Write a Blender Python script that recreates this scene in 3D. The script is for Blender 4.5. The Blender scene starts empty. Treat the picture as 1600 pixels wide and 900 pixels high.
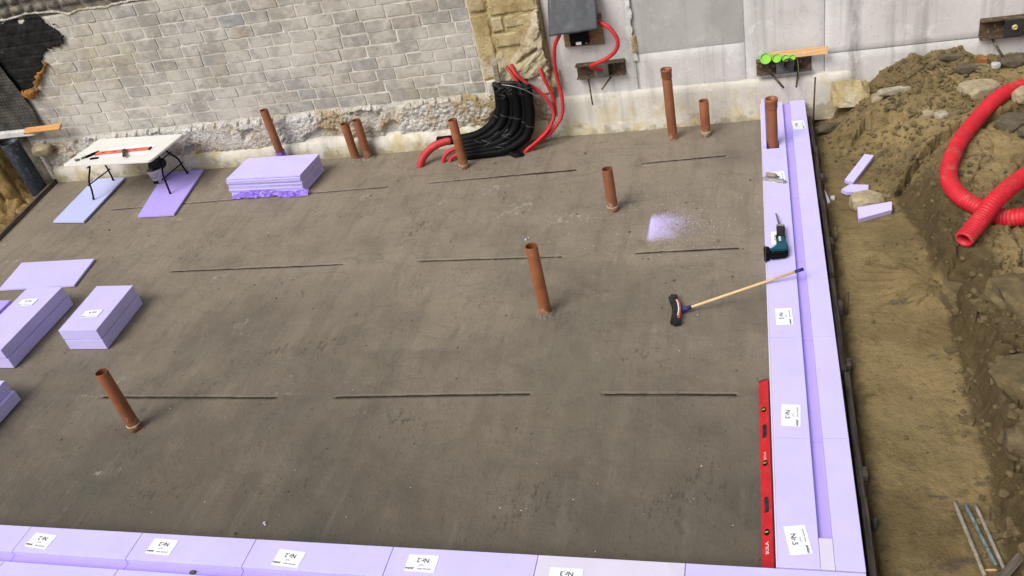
import bpy, bmesh, math, random
import numpy as np
from mathutils import Vector, Matrix
SC = bpy.context.scene
COL = SC.collection
rnd = random.Random(7)

# ------------------------------------------------------------------ camera
cam_d = bpy.data.cameras.new('camera'); cam = bpy.data.objects.new('camera', cam_d); COL.objects.link(cam)
cam_d.sensor_width = 36; cam_d.lens = 36 * 1335.17 / 1600; cam_d.clip_end = 500
cam.matrix_world = Matrix(((0.95734299, 0.0353535, 0.28678309, 0.0),
                           (0.21083659, 0.59321342, -0.77694644, 0.0),
                           (-0.19759135, 0.80426859, 0.5604549, 5.43186),
                           (0, 0, 0, 1)))
SC.camera = cam
# ------------------------------------------------------------------ sky, sun, exposure (overcast)
SUN_EL, SUN_AZ = math.radians(50), math.radians(216)      # azimuth clockwise from +y: behind the camera, to the left
wd = bpy.data.worlds.new('World'); SC.world = wd; wd.use_nodes = True
wn = wd.node_tree; bg = wn.nodes['Background']
sky = wn.nodes.new('ShaderNodeTexSky'); sky.sky_type = 'NISHITA'; sky.sun_disc = False
sky.sun_elevation = SUN_EL; sky.sun_rotation = SUN_AZ
sky.air_density = 1.0; sky.dust_density = 6.0; sky.ozone_density = 1.0
hs = wn.nodes.new('ShaderNodeHueSaturation'); hs.inputs['Saturation'].default_value = 0.35   # grey overcast veil
wn.links.new(sky.outputs[0], hs.inputs['Color']); wn.links.new(hs.outputs[0], bg.inputs[0])
bg.inputs[1].default_value = 0.095
sun_d = bpy.data.lights.new('sun', 'SUN'); sun = bpy.data.objects.new('sun', sun_d); COL.objects.link(sun)
sun_d.energy = 1.5; sun_d.angle = math.radians(32); sun_d.color = (1.0, 0.96, 0.90)
sdir = Vector((math.sin(SUN_AZ) * math.cos(SUN_EL), math.cos(SUN_AZ) * math.cos(SUN_EL), math.sin(SUN_EL)))
sun.rotation_euler = (-sdir).to_track_quat('-Z', 'Y').to_euler(); sun.location = (-6, -6, 14)
SC.view_settings.view_transform = 'Standard'; SC.view_settings.look = 'None'
SC.view_settings.gamma = 1; SC.view_settings.use_curve_mapping = False
SC.view_settings.exposure = 0.45

# ------------------------------------------------------------------ helpers: noise
def _hash(ix, iy, seed):
    n = (ix.astype(np.int64) * 374761393 + iy.astype(np.int64) * 668265263 + seed * 1442695041) & 0xffffffff
    n = ((n ^ (n >> 13)) * 1274126177) & 0xffffffff
    return ((n ^ (n >> 16)) & 0xffff) / 65535.0
def vnoise(x, y, seed=0):
    x0 = np.floor(x); y0 = np.floor(y); fx = x - x0; fy = y - y0
    fx = fx * fx * (3 - 2 * fx); fy = fy * fy * (3 - 2 * fy)
    a = _hash(x0, y0, seed); b = _hash(x0 + 1, y0, seed); c = _hash(x0, y0 + 1, seed); d = _hash(x0 + 1, y0 + 1, seed)
    return (a * (1 - fx) + b * fx) * (1 - fy) + (c * (1 - fx) + d * fx) * fy
def fbm(x, y, octv=4, seed=0, gain=0.5):
    x = np.asarray(x, float); y = np.asarray(y, float)
    s = 0; a = 1; t = 0
    for k in range(octv):
        s = s + a * vnoise(x * 2 ** k + 17.3 * k, y * 2 ** k - 9.1 * k, seed + k); t += a; a *= gain
    return s / t
def ridged(x, y, octv=4, seed=0):
    s = 0; a = 1; t = 0
    for k in range(octv):
        s = s + a * (1 - np.abs(2 * vnoise(x * 2 ** k, y * 2 ** k, seed + k) - 1)); t += a; a *= 0.5
    return s / t
def sstep(a, b, x):
    t = np.clip((np.asarray(x, float) - a) / (b - a), 0, 1); return t * t * (3 - 2 * t)
def cells(x, y, seed=0):
    """distance to nearest jittered point, and second minus first"""
    x = np.asarray(x, float); y = np.asarray(y, float)
    ix = np.floor(x); iy = np.floor(y); d1 = np.full(x.shape, 9.); d2 = np.full(x.shape, 9.); idv = np.zeros(x.shape)
    for dx in (-1, 0, 1):
        for dy in (-1, 0, 1):
            cx = ix + dx; cy = iy + dy
            h1 = _hash(cx, cy, seed); h2 = _hash(cx, cy, seed + 5)
            d = np.hypot(cx + h1 - x, cy + h2 - y)
            m = d < d1
            d2 = np.where(m, d1, np.minimum(d2, d)); idv = np.where(m, _hash(cx, cy, seed + 11), idv); d1 = np.where(m, d, d1)
    return d1, d2 - d1, idv

# ------------------------------------------------------------------ helpers: meshes and objects
def mk(name, verts, faces, smooth=False):
    me = bpy.data.meshes.new(name); me.from_pydata([tuple(map(float, v)) for v in verts], [], [tuple(int(i) for i in f) for f in faces])
    me.update()
    if smooth: me.polygons.foreach_set('use_smooth', [True] * len(me.polygons))
    return me
def bm_mesh(name, bm, smooth=False):
    me = bpy.data.meshes.new(name); bm.to_mesh(me); bm.free()
    if smooth: me.polygons.foreach_set('use_smooth', [True] * len(me.polygons))
    return me
def obj(name, me, m=None, parent=None, loc=(0, 0, 0), rot=(0, 0, 0)):
    o = bpy.data.objects.new(name, me); COL.objects.link(o); o.location = loc; o.rotation_euler = rot
    if m is not None and me is not None:
        if not me.materials: me.materials.append(m)
    if parent is not None: o.parent = parent
    return o
def tag(o, label=None, cat=None, group=None, kind=None):
    if label: o['label'] = label
    if cat: o['category'] = cat
    if group: o['group'] = group
    if kind: o['kind'] = kind
    return o
def thing(name, label, cat, loc=(0, 0, 0), rotz=0, group=None):
    o = bpy.data.objects.new(name, None); COL.objects.link(o); o.location = loc; o.rotation_euler = (0, 0, rotz)
    o.empty_display_size = 0.05
    return tag(o, label, cat, group)
def copy_tree(o, parent=None):
    c = o.copy(); COL.objects.link(c)
    if parent is not None: c.parent = parent
    for ch in list(o.children): copy_tree(ch, c)
    return c
def bbox(bm, x0, x1, y0, y1, z0, z1):
    vs = [bm.verts.new(p) for p in ((x0, y0, z0), (x1, y0, z0), (x1, y1, z0), (x0, y1, z0), (x0, y0, z1), (x1, y0, z1), (x1, y1, z1), (x0, y1, z1))]
    for f in ((0, 3, 2, 1), (4, 5, 6, 7), (0, 1, 5, 4), (1, 2, 6, 5), (2, 3, 7, 6), (3, 0, 4, 7)): bm.faces.new([vs[i] for i in f])
    return vs
def box(x0, x1, y0, y1, z0, z1, bev=0.0, seg=1, name='box'):
    bm = bmesh.new(); bbox(bm, x0, x1, y0, y1, z0, z1)
    if bev: bmesh.ops.bevel(bm, geom=list(bm.edges), offset=bev, segments=seg, affect='EDGES', profile=0.5)
    return bm_mesh(name, bm)
def boxes(lst, bev=0.0, name='boxes'):
    bm = bmesh.new()
    for b in lst: bbox(bm, *b)
    if bev: bmesh.ops.bevel(bm, geom=list(bm.edges), offset=bev, segments=1, affect='EDGES')
    return bm_mesh(name, bm)
def prism(poly, z0, z1, bev=0.0, name='prism'):
    bm = bmesh.new(); a = [bm.verts.new((x, y, z0)) for x, y in poly]; b = [bm.verts.new((x, y, z1)) for x, y in poly]
    n = len(poly); bm.faces.new(a[::-1]); bm.faces.new(b)
    for i in range(n): bm.faces.new((a[i], a[(i + 1) % n], b[(i + 1) % n], b[i]))
    bmesh.ops.recalc_face_normals(bm, faces=bm.faces)
    if bev: bmesh.ops.bevel(bm, geom=list(bm.edges), offset=bev, segments=2, affect='EDGES')
    return bm_mesh(name, bm)
def catmull(pts, n=8):
    P = [Vector(p) for p in pts]; P = [2 * P[0] - P[1]] + P + [2 * P[-1] - P[-2]]; out = []
    for i in range(1, len(P) - 2):
        for k in range(n):
            t = k / n; a, b, c, d = P[i - 1], P[i], P[i + 1], P[i + 2]
            out.append(0.5 * ((2 * b) + (c - a) * t + (2 * a - 5 * b + 4 * c - d) * t * t + (3 * b - a - 3 * c + d) * t ** 3))
    out.append(P[-2]); return out
def resample(path, step):
    L = [0]
    for a, b in zip(path, path[1:]): L.append(L[-1] + (b - a).length)
    n = max(2, int(round(L[-1] / step)) + 1); out = []; j = 0
    for k in range(n):
        s = L[-1] * k / (n - 1)
        while j < len(path) - 2 and L[j + 1] < s: j += 1
        t = (s - L[j]) / max(1e-9, L[j + 1] - L[j]); out.append(path[j].lerp(path[j + 1], min(1, max(0, t))))
    return out
def tube_geo(path, r, seg=10, rf=None, cap=True, V=None, Fc=None):
    path = [Vector(p) for p in path]
    V = [] if V is None else V; Fc = [] if Fc is None else Fc; b0 = len(V)
    up = None
    for i, p in enumerate(path):
        t = (path[min(i + 1, len(path) - 1)] - path[max(i - 1, 0)]).normalized()
        if up is None: up = Vector((0, 0, 1)) if abs(t.z) < 0.9 else Vector((0, 1, 0))
        up = (up - t * up.dot(t)).normalized(); s = t.cross(up)
        rr = r if rf is None else rf(i)
        for k in range(seg):
            a = 2 * math.pi * k / seg; V.append(p + (up * math.cos(a) + s * math.sin(a)) * rr)
    for i in range(len(path) - 1):
        for k in range(seg):
            a = b0 + i * seg + k; b = b0 + i * seg + (k + 1) % seg
            Fc.append((a, b, b + seg, a + seg))
    if cap:
        Fc.append(tuple(b0 + k for k in range(seg))[::-1]); e = b0 + (len(path) - 1) * seg; Fc.append(tuple(e + k for k in range(seg)))
    return V, Fc
def tube(path, r, seg=10, rf=None, cap=True, name='tube', smooth=True):
    V, Fc = tube_geo(path, r, seg, rf, cap); me = mk(name, V, Fc, smooth)
    return me
def lathe(prof, seg=24, name='lathe', smooth=True):
    """prof: list of (r, z); open profile revolved about z"""
    V = []; Fc = []
    for r, z in prof:
        for k in range(seg):
            a = 2 * math.pi * k / seg; V.append((r * math.cos(a), r * math.sin(a), z))
    for i in range(len(prof) - 1):
        for k in range(seg):
            a = i * seg + k; b = i * seg + (k + 1) % seg; Fc.append((a, b, b + seg, a + seg))
    return mk(name, V, Fc, smooth)
def edgesplit(o, ang=35):
    md = o.modifiers.new('split', 'EDGE_SPLIT'); md.split_angle = math.radians(ang); return o
def gridmesh(X, Y, Z, name, smooth=True, mask=None):
    ny, nx = X.shape; V = np.stack([X.ravel(), Y.ravel(), Z.ravel()], 1)
    i = np.arange(ny * nx).reshape(ny, nx); q = np.stack([i[:-1, :-1], i[:-1, 1:], i[1:, 1:], i[1:, :-1]], -1).reshape(-1, 4)
    if mask is not None:
        q = q[mask.reshape(-1)]; used = np.unique(q); mp = np.full(ny * nx, -1); mp[used] = np.arange(len(used)); V = V[used]; q = mp[q]
    me = bpy.data.meshes.new(name); me.vertices.add(len(V)); me.vertices.foreach_set('co', V.ravel().astype(np.float32))
    me.loops.add(q.size); me.polygons.add(len(q)); me.loops.foreach_set('vertex_index', q.ravel().astype(np.int32))
    me.polygons.foreach_set('loop_start', np.arange(0, q.size, 4, dtype=np.int32))
    me.update(calc_edges=True); me.polygons.foreach_set('use_smooth', [smooth] * len(q)); me.validate()
    return me
def rock(r, seed, flat=(1, 1, 1), rough=0.25, sub=3, name='rock'):
    bm = bmesh.new(); bmesh.ops.create_icosphere(bm, subdivisions=sub, radius=1); q = np.array([v.co[:] for v in bm.verts])
    n = fbm(q[:, 0] * 1.3 + q[:, 2] * 0.9 + seed, q[:, 1] * 1.3 - q[:, 2] * 0.7 + seed, 4, seed) - 0.5
    n2 = fbm(q[:, 0] * 5 + seed, q[:, 1] * 5 + q[:, 2] * 4, 3, seed + 3) - 0.5
    for v, a, b in zip(bm.verts, n, n2):
        c = v.co * (1 + rough * 2.2 * a + rough * 0.5 * b)
        v.co = Vector((max(-0.8, min(0.82, c.x)) * flat[0] * r, max(-0.8, min(0.8, c.y)) * flat[1] * r, max(-0.75, min(0.75, c.z)) * flat[2] * r))
    return bm_mesh(name, bm, False)
_txt = {}
def text_mesh(s, size, bold=0.0, shear=0.0):
    k = (s, size, bold, shear)
    if k not in _txt:
        c = bpy.data.curves.new('lettering', 'FONT'); c.body = s; c.size = size; c.align_x = 'CENTER'; c.align_y = 'CENTER'; c.offset = bold; c.shear = shear; c.resolution_u = 3
        o = bpy.data.objects.new('lettering', c); COL.objects.link(o)
        dg = bpy.context.evaluated_depsgraph_get(); me = bpy.data.meshes.new_from_object(o.evaluated_get(dg)); bpy.data.objects.remove(o); bpy.data.curves.remove(c)
        _txt[k] = me
    return _txt[k]

# ------------------------------------------------------------------ helpers: materials
class G:
    def __init__(s, name, rough=0.8, spec=0.3):
        s.m = bpy.data.materials.new(name); s.m.use_nodes = True; s.t = s.m.node_tree; s.b = s.t.nodes['Principled BSDF']
        s.b.inputs['Roughness'].default_value = rough; s.b.inputs['Specular IOR Level'].default_value = spec
        s.geo = s.t.nodes.new('ShaderNodeNewGeometry').outputs['Position']; tc = s.t.nodes.new('ShaderNodeTexCoord'); s.obj = tc.outputs['Object']
    def N(s, typ, **kw):
        n = s.t.nodes.new(typ)
        for k, v in kw.items(): setattr(n, k, v)
        return n
    def L(s, a, b):
        if isinstance(a, (int, float)): b.default_value = a
        elif isinstance(a, tuple): b.default_value = a if len(a) == 4 or b.type == 'VECTOR' else (*a, 1)
        else: s.t.links.new(a, b)
    def map(s, vec, sc=(1, 1, 1), rot=(0, 0, 0), loc=(0, 0, 0)):
        n = s.N('ShaderNodeMapping'); s.L(vec, n.inputs[0]); n.inputs['Scale'].default_value = sc; n.inputs['Rotation'].default_value = rot; n.inputs['Location'].default_value = loc; return n.outputs[0]
    def noise(s, scale, detail=4, rough=0.55, vec=None, dist=0.0):
        n = s.N('ShaderNodeTexNoise'); s.L(vec if vec is not None else s.geo, n.inputs['Vector']); n.inputs['Scale'].default_value = scale; n.inputs['Detail'].default_value = detail; n.inputs['Roughness'].default_value = rough; n.inputs['Distortion'].default_value = dist; return n.outputs[0]
    def voro(s, scale, feat='F1', vec=None, out=0, rnd=1.0):
        n = s.N('ShaderNodeTexVoronoi', feature=feat); s.L(vec if vec is not None else s.geo, n.inputs['Vector']); n.inputs['Scale'].default_value = scale; n.inputs['Randomness'].default_value = rnd; return n.outputs[out]
    def wave(s, scale, vec=None, dist=0, d='X'):
        n = s.N('ShaderNodeTexWave', bands_direction=d); s.L(vec if vec is not None else s.geo, n.inputs['Vector']); n.inputs['Scale'].default_value = scale; n.inputs['Distortion'].default_value = dist; return n.outputs[1]
    def ramp(s, fac, *stops):
        n = s.N('ShaderNodeValToRGB'); e = n.color_ramp.elements
        while len(e) < len(stops): e.new(0.5)
        for i, (p, c) in enumerate(stops):
            e[i].position = p; e[i].color = (c, c, c, 1) if isinstance(c, (int, float)) else (*c, 1)
        s.L(fac, n.inputs[0]); return n.outputs[0]
    def mix(s, fac, a, b, mode='MIX'):
        n = s.N('ShaderNodeMix', data_type='RGBA', blend_type=mode); s.L(fac, n.inputs[0]); s.L(a, n.inputs[6]); s.L(b, n.inputs[7]); return n.outputs[2]
    def math(s, op, a, b=0.0, clamp=False):
        n = s.N('ShaderNodeMath', operation=op, use_clamp=clamp); s.L(a, n.inputs[0]); s.L(b, n.inputs[1]); return n.outputs[0]
    def mr(s, v, a, b, c=0.0, d=1.0):
        n = s.N('ShaderNodeMapRange'); s.L(v, n.inputs[0])
        for i, q in enumerate((a, b, c, d)): n.inputs[i + 1].default_value = q
        return n.outputs[0]
    def sep(s, v=None):
        n = s.N('ShaderNodeSeparateXYZ'); s.L(v if v is not None else s.geo, n.inputs[0]); return n.outputs
    def attr(s, nm): n = s.N('ShaderNodeAttribute'); n.attribute_name = nm; return n.outputs['Fac']
    def rand(s): return s.N('ShaderNodeObjectInfo').outputs['Random']
    def col(s, c): s.L(c, s.b.inputs['Base Color']); return s
    def rough(s, r): s.L(r, s.b.inputs['Roughness']); return s
    def bump(s, h, strength=0.3, dist=0.01):
        n = s.N('ShaderNodeBump'); n.inputs['Strength'].default_value = strength; n.inputs['Distance'].default_value = dist; s.L(h, n.inputs['Height'])
        prev = s.b.inputs['Normal'].links
        if prev: s.t.links.new(prev[0].from_socket, n.inputs['Normal'])
        s.t.links.new(n.outputs[0], s.b.inputs['Normal']); return s
def hexl(h):
    h = h.lstrip('#'); o = []
    for i in (0, 2, 4):
        c = int(h[i:i + 2], 16) / 255; o.append(c / 12.92 if c < 0.04045 else ((c + 0.055) / 1.055) ** 2.4)
    return tuple(o)
def simple(name, c, rough=0.6, var=0.25, sc=8, spec=0.3, metal=0.0, bump=0.0, dirt=None):
    g = G(name, rough, spec); n = g.noise(sc, 5, 0.6)
    c2 = tuple(x * (1 - var) for x in c); k = g.mix(g.ramp(n, (0.35, 0.0), (0.7, 1.0)), c2, c)
    if dirt:
        k = g.mix(g.ramp(g.noise(sc * 2.3, 6, 0.65), (0.52, 0.0), (0.72, 1.0)), k, dirt)
    g.col(k); g.b.inputs['Metallic'].default_value = metal
    if bump: g.bump(g.noise(sc * 6, 4, 0.6), bump, 0.004)
    return g.m
M = {}
# ================================================================== MATERIALS
def m_floor():
    g = G('concrete_floor', 0.72, 0.3); x, y, z = g.sep()
    big = g.noise(0.5, 6, 0.62, dist=0.4); mid = g.noise(1.9, 7, 0.68, dist=0.3); fine = g.noise(34, 5, 0.7)
    st = g.noise(1.0, 6, 0.65, g.map(g.geo, (6.5, 0.8, 1)))                     # screed drag marks along y
    base = g.mix(g.ramp(big, (0.30, 0.0), (0.70, 1.0)), (0.172, 0.145, 0.113), (0.268, 0.221, 0.162))
    base = g.mix(g.ramp(mid, (0.42, 0.0), (0.68, 0.6)), base, (0.268, 0.227, 0.174))
    base = g.mix(g.ramp(g.noise(1.3, 7, 0.7, g.map(g.geo, loc=(9, 1, 0)), 0.5), (0.52, 0.0), (0.66, 0.45)), base, (0.142, 0.118, 0.091))
    damp = g.mr(g.math('ADD', y, g.math('MULTIPLY', g.math('SUBTRACT', g.noise(0.6, 6, 0.65), 0.5), 5.0)), 3.4, 8.4)   # damp half of the slab
    base = g.mix(g.math('SUBTRACT', 1.0, damp), base, (0.40, 0.405, 0.40), 'MULTIPLY')
    gn = g.math('MULTIPLY', g.ramp(g.noise(0.7, 5, 0.6, g.map(g.geo, loc=(0, 5, 2))), (0.46, 0.0), (0.62, 0.5)), g.math('SUBTRACT', 1.0, damp)); base = g.mix(gn, base, (0.066, 0.071, 0.056))
    base = g.mix(g.ramp(st, (0.36, 0.28), (0.50, 0.0)), base, (0.098, 0.084, 0.068))
    base = g.mix(g.ramp(st, (0.56, 0.0), (0.68, 0.18)), base, (0.235, 0.207, 0.165))
    tro = g.noise(1.0, 3, 0.5, g.map(g.geo, (0.9, 2.4, 1), rot=(0, 0, 0.5)), 1.2)
    base = g.mix(g.ramp(tro, (0.485, 0.0), (0.50, 0.35), (0.515, 0.0)), base, (0.095, 0.083, 0.068))
    fl = g.noise(13, 6, 0.78, g.map(g.geo, (1.5, 0.55, 1), rot=(0, 0, -0.12))); dirt = g.attr('dirt')
    flk = g.math('MULTIPLY', g.ramp(g.math('ADD', fl, g.math('MULTIPLY', dirt, 0.09)), (0.605, 0.0), (0.66, 1.0)), g.ramp(g.math('ADD', g.noise(0.9, 4, 0.6), g.math('MULTIPLY', dirt, 0.4)), (0.40, 0.0), (0.60, 1.0)))  # dark flecks: dirt, plus painted shade for dents too faint by themselves
    base = g.mix(g.math('MULTIPLY', flk, 0.62), base, (0.046, 0.039, 0.031))
    pits = g.voro(9, vec=g.map(g.geo, (1.6, 0.8, 1))); pit = g.math('MULTIPLY', g.ramp(pits, (0.05, 1.0), (0.11, 0.0)), g.ramp(g.noise(1.3, 3), (0.45, 0.0), (0.60, 1.0)))
    base = g.mix(g.math('MULTIPLY', pit, 0.85), base, (0.030, 0.026, 0.021))
    sc = g.attr('scuff'); wn_ = g.noise(10, 7, 0.75, g.map(g.geo, (1.3, 0.8, 1), rot=(0, 0, 0.5)))
    wh = g.ramp(g.math('ADD', wn_, g.math('MULTIPLY', sc, 0.15)), (0.655, 0.0), (0.715, 1.0))
    base = g.mix(g.math('MULTIPLY', wh, 0.55), base, (0.40, 0.37, 0.32))
    base = g.mix(g.math('MULTIPLY', sc, 0.10), base, (0.27, 0.245, 0.205))
    base = g.mix(g.ramp(fine, (0.3, 0.25), (0.5, 0.0)), base, (0.075, 0.066, 0.054))
    gr = g.voro(170); base = g.mix(g.ramp(gr, (0.10, 0.35), (0.2, 0.0)), base, (0.25, 0.225, 0.19))
    # saw dust of the foam blown over the concrete: sharp at its left edge, thinning out to the right
    ds = g.attr('dust'); hv = g.math('ADD', g.math('MULTIPLY', g.noise(6, 5, 0.75), 0.5), g.math('MULTIPLY', g.noise(75, 4, 0.85), 0.9))
    dm = g.mr(g.math('ADD', g.math('MULTIPLY', ds, 0.85), g.math('SUBTRACT', hv, 0.70)), 0.30, 0.85)
    base = g.mix(g.math('MULTIPLY', dm, g.ramp(ds, (0.02, 0.0), (0.15, 1.0))), base, (0.60, 0.53, 0.92))
    g.col(base); g.rough(g.ramp(mid, (0.3, 0.50), (0.7, 0.85)))
    g.bump(st, 0.25, 0.02); g.bump(fine, 0.45, 0.006); g.bump(mid, 0.5, 0.05); g.bump(fl, 0.5, 0.02)
    return g.m
def m_foam(name, c=(0.575, 0.52, 0.90), v=0.94):
    g = G(name, 0.62, 0.25); n = g.noise(3.0, 5, 0.6); k = g.mix(g.ramp(n, (0.35, 0.0), (0.7, 1.0)), tuple(a * v for a in c), c)
    k = g.mix(g.ramp(g.noise(22, 5, 0.75), (0.66, 0.0), (0.78, 0.35)), k, tuple(a * 0.6 for a in c))
    sp = g.noise(5.5, 6, 0.8); k = g.mix(g.ramp(sp, (0.64, 0.0), (0.74, 0.32)), k, (0.30, 0.26, 0.33)); k = g.mix(g.ramp(g.noise(1.7, 6, 0.75, dist=0.8), (0.54, 0.0), (0.70, 0.22)), k, (0.40, 0.35, 0.42)); k = g.mix(g.ramp(g.voro(14), (0.02, 0.5), (0.045, 0.0)), k, (0.34, 0.28, 0.52))
    g.col(k); g.bump(g.noise(70, 3, 0.6), 0.10, 0.003); return g.m
def m_brick():
    g = G('grey_block', 0.9, 0.15); r = g.rand(); x, y, z = g.sep()
    a = g.ramp(r, (0.0, (0.29, 0.28, 0.252)), (0.2, (0.375, 0.36, 0.315)), (0.4, (0.325, 0.322, 0.31)), (0.6, (0.43, 0.405, 0.345)), (0.78, (0.31, 0.30, 0.275)), (0.92, (0.40, 0.35, 0.29)), (1.0, (0.31, 0.32, 0.34)))
    n = g.noise(9, 6, 0.65); a = g.mix(g.ramp(n, (0.38, 0.0), (0.66, 0.6)), a, (0.235, 0.228, 0.205))
    sm = g.math('ADD', g.noise(1.3, 4, 0.6), g.math('MULTIPLY', g.noise(9, 6, 0.75, g.map(g.geo, (1, 1, 1.6), rot=(0, 0.5, 0))), 0.55))
    a = g.mix(g.ramp(sm, (0.69, 0.0), (0.86, 0.85)), a, (0.52, 0.50, 0.445))              # mortar smeared over the blocks
    a = g.mix(g.ramp(g.noise(0.6, 4, 0.6, g.map(g.geo, loc=(4, 0, 2))), (0.54, 0.0), (0.68, 0.5)), a, (0.40, 0.345, 0.215))
    a = g.mix(g.ramp(g.voro(26), (0.05, 0.7), (0.12, 0.0)), a, (0.13, 0.12, 0.11))
    dr = g.noise(1.0, 4, 0.6, g.map(g.geo, (3.0, 1, 0.35))); a = g.mix(g.ramp(dr, (0.56, 0.0), (0.7, 0.4)), a, (0.24, 0.23, 0.21))
    g.col(a); g.bump(g.noise(38, 6, 0.75), 0.45, 0.008); return g.m
def m_mortar():
    g = G('mortar', 0.95, 0.1); n = g.noise(6, 6, 0.65)
    a = g.mix(g.ramp(n, (0.35, 0.0), (0.65, 1.0)), (0.48, 0.46, 0.40), (0.69, 0.665, 0.605))
    a = g.mix(g.ramp(g.noise(0.7, 4, 0.6), (0.5, 0.0), (0.7, 0.5)), a, (0.48, 0.43, 0.31))
    a = g.mix(g.ramp(g.noise(18, 5, 0.7), (0.66, 0.0), (0.72, 0.7)), a, (0.17, 0.155, 0.135))
    g.col(a); g.bump(g.noise(26, 6, 0.7), 0.6, 0.015); return g.m
def m_rubble():
    g = G('rubble_concrete', 0.95, 0.1); d = g.voro(24); c = g.voro(24, out=1)
    a = g.mix(g.ramp(g.sep(c)[0], (0.0, 0.0), (1.0, 1.0)), (0.50, 0.48, 0.44), (0.78, 0.76, 0.72))
    a = g.mix(g.ramp(g.noise(24, 5, 0.75), (0.55, 0.0), (0.66, 0.7)), a, (0.19, 0.175, 0.15))
    a = g.mix(g.ramp(g.noise(1.6, 4, 0.6), (0.50, 0.0), (0.62, 0.75)), a, (0.68, 0.66, 0.62))
    och = g.math('MULTIPLY', g.ramp(g.noise(1.1, 5, 0.65, g.map(g.geo, loc=(2.7, 0, 0))), (0.48, 0.0), (0.60, 0.95)), g.ramp(g.noise(7, 4, 0.7), (0.38, 0.25), (0.6, 1.0)))
    a = g.mix(och, a, (0.43, 0.30, 0.125))
    g.col(a); g.bump(g.noise(48, 6, 0.8), 1.0, 0.03); g.bump(d, 0.6, 0.03); return g.m
def m_concrete(name, c0, c1, yellow=0.0, streak=0.7, rough=0.85):
    g = G(name, rough, 0.2); x, y, z = g.sep(); n = g.noise(1.3, 6, 0.62); a = g.mix(g.ramp(n, (0.34, 0.0), (0.66, 1.0)), c0, c1)
    sx = g.math('ABSOLUTE', g.math('SUBTRACT', g.math('ADD', x, g.math('MULTIPLY', g.noise(3, 5, 0.7, g.map(g.geo, (1, 1, 0.5))), 0.16)), 1.27)); a = g.mix(g.math('MULTIPLY', g.mr(sx, 0.02, 0.10, 0.75, 0.0), g.ramp(g.noise(5, 6, 0.75, g.map(g.geo, (2.5, 1, 0.6))), (0.35, 0.2), (0.6, 1.0))), a, (0.20, 0.19, 0.185))      # run-off stain
    s = g.noise(1.0, 5, 0.6, g.map(g.geo, (5.5, 1, 0.35))); a = g.mix(g.ramp(s, (0.52, 0.0), (0.72, streak)), a, tuple(q * 0.55 for q in c0))
    w = g.noise(6, 6, 0.7, dist=0.6); a = g.mix(g.ramp(w, (0.58, 0.0), (0.70, 0.45)), a, tuple(min(0.8, q * 1.22) for q in c1))
    if yellow:
        ym = g.math('ADD', g.noise(2.6, 6, 0.72, dist=0.8), g.mr(z, 0.0, 0.6, 0.07, -0.10))
        a = g.mix(g.ramp(ym, (0.47, 0.0), (0.62, yellow)), a, (0.47, 0.40, 0.20))
        a = g.mix(g.ramp(g.math('ADD', g.noise(5, 6, 0.72), g.mr(z, 0.0, 0.35, 0.16, -0.15)), (0.58, 0.0), (0.68, 0.65)), a, (0.25, 0.22, 0.15))
    a = g.mix(g.ramp(g.voro(7.5), (0.025, 0.9), (0.06, 0.0)), a, (0.17, 0.16, 0.15))
    ln = g.noise(2.3, 3, 0.5, g.map(g.geo, (1, 1, 1.5)), 1.6); a = g.mix(g.ramp(ln, (0.492, 0.0), (0.5, 0.28), (0.508, 0.0)), a, (0.2, 0.195, 0.19))
    g.col(a); g.bump(g.noise(22, 6, 0.7), 0.35, 0.01); g.bump(n, 0.3, 0.03); return g.m
def m_soil(name='clay_soil', tint=(1, 1, 1), cut=False):  # cut: turns on the darker soil mask
    g = G(name, 0.92, 0.15); x, y, z = g.sep(); n = g.noise(1.4, 6, 0.65); T = lambda c: tuple(a * b for a, b in zip(c, tint))
    a = g.mix(g.ramp(n, (0.36, 0.0), (0.64, 1.0)), T((0.190, 0.138, 0.063)), T((0.325, 0.244, 0.115)))
    a = g.mix(g.ramp(g.noise(5, 7, 0.75), (0.52, 0.0), (0.66, 0.6)), a, T((0.080, 0.057, 0.027)))
    a = g.mix(g.ramp(g.noise(0.75, 4, 0.6, g.map(g.geo, loc=(5, 2, 0))), (0.52, 0.0), (0.68, 0.55)), a, T((0.285, 0.220, 0.108)))
    a = g.mix(g.ramp(g.noise(2.4, 5, 0.7, g.map(g.geo, (1, 2.2, 1), loc=(1, 1, 4))), (0.625, 0.0), (0.66, 0.7)), a, (0.085, 0.072, 0.068)); a = g.mix(g.ramp(g.noise(0.55, 5, 0.65, g.map(g.geo, loc=(2, 8, 1))), (0.48, 0.0), (0.64, 0.55)), a, T((0.095, 0.070, 0.035)))
    if cut: a = g.mix(g.ramp(g.math('ADD', g.attr('cut'), g.math('MULTIPLY', g.math('SUBTRACT', g.noise(4, 6, 0.7), 0.5), 0.9)), (0.25, 0.0), (0.75, 0.85)), a, (0.090, 0.065, 0.031))      # darker soil on the bank face, low bank and beside the boards
    a = g.mix(g.ramp(g.noise(38, 5, 0.75), (0.57, 0.0), (0.70, 0.6)), a, T((0.052, 0.040, 0.021)))
    g.col(a); g.bump(g.noise(55, 6, 0.75), 0.8, 0.014); g.bump(g.noise(12, 7, 0.7), 0.8, 0.05); return g.m
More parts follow.
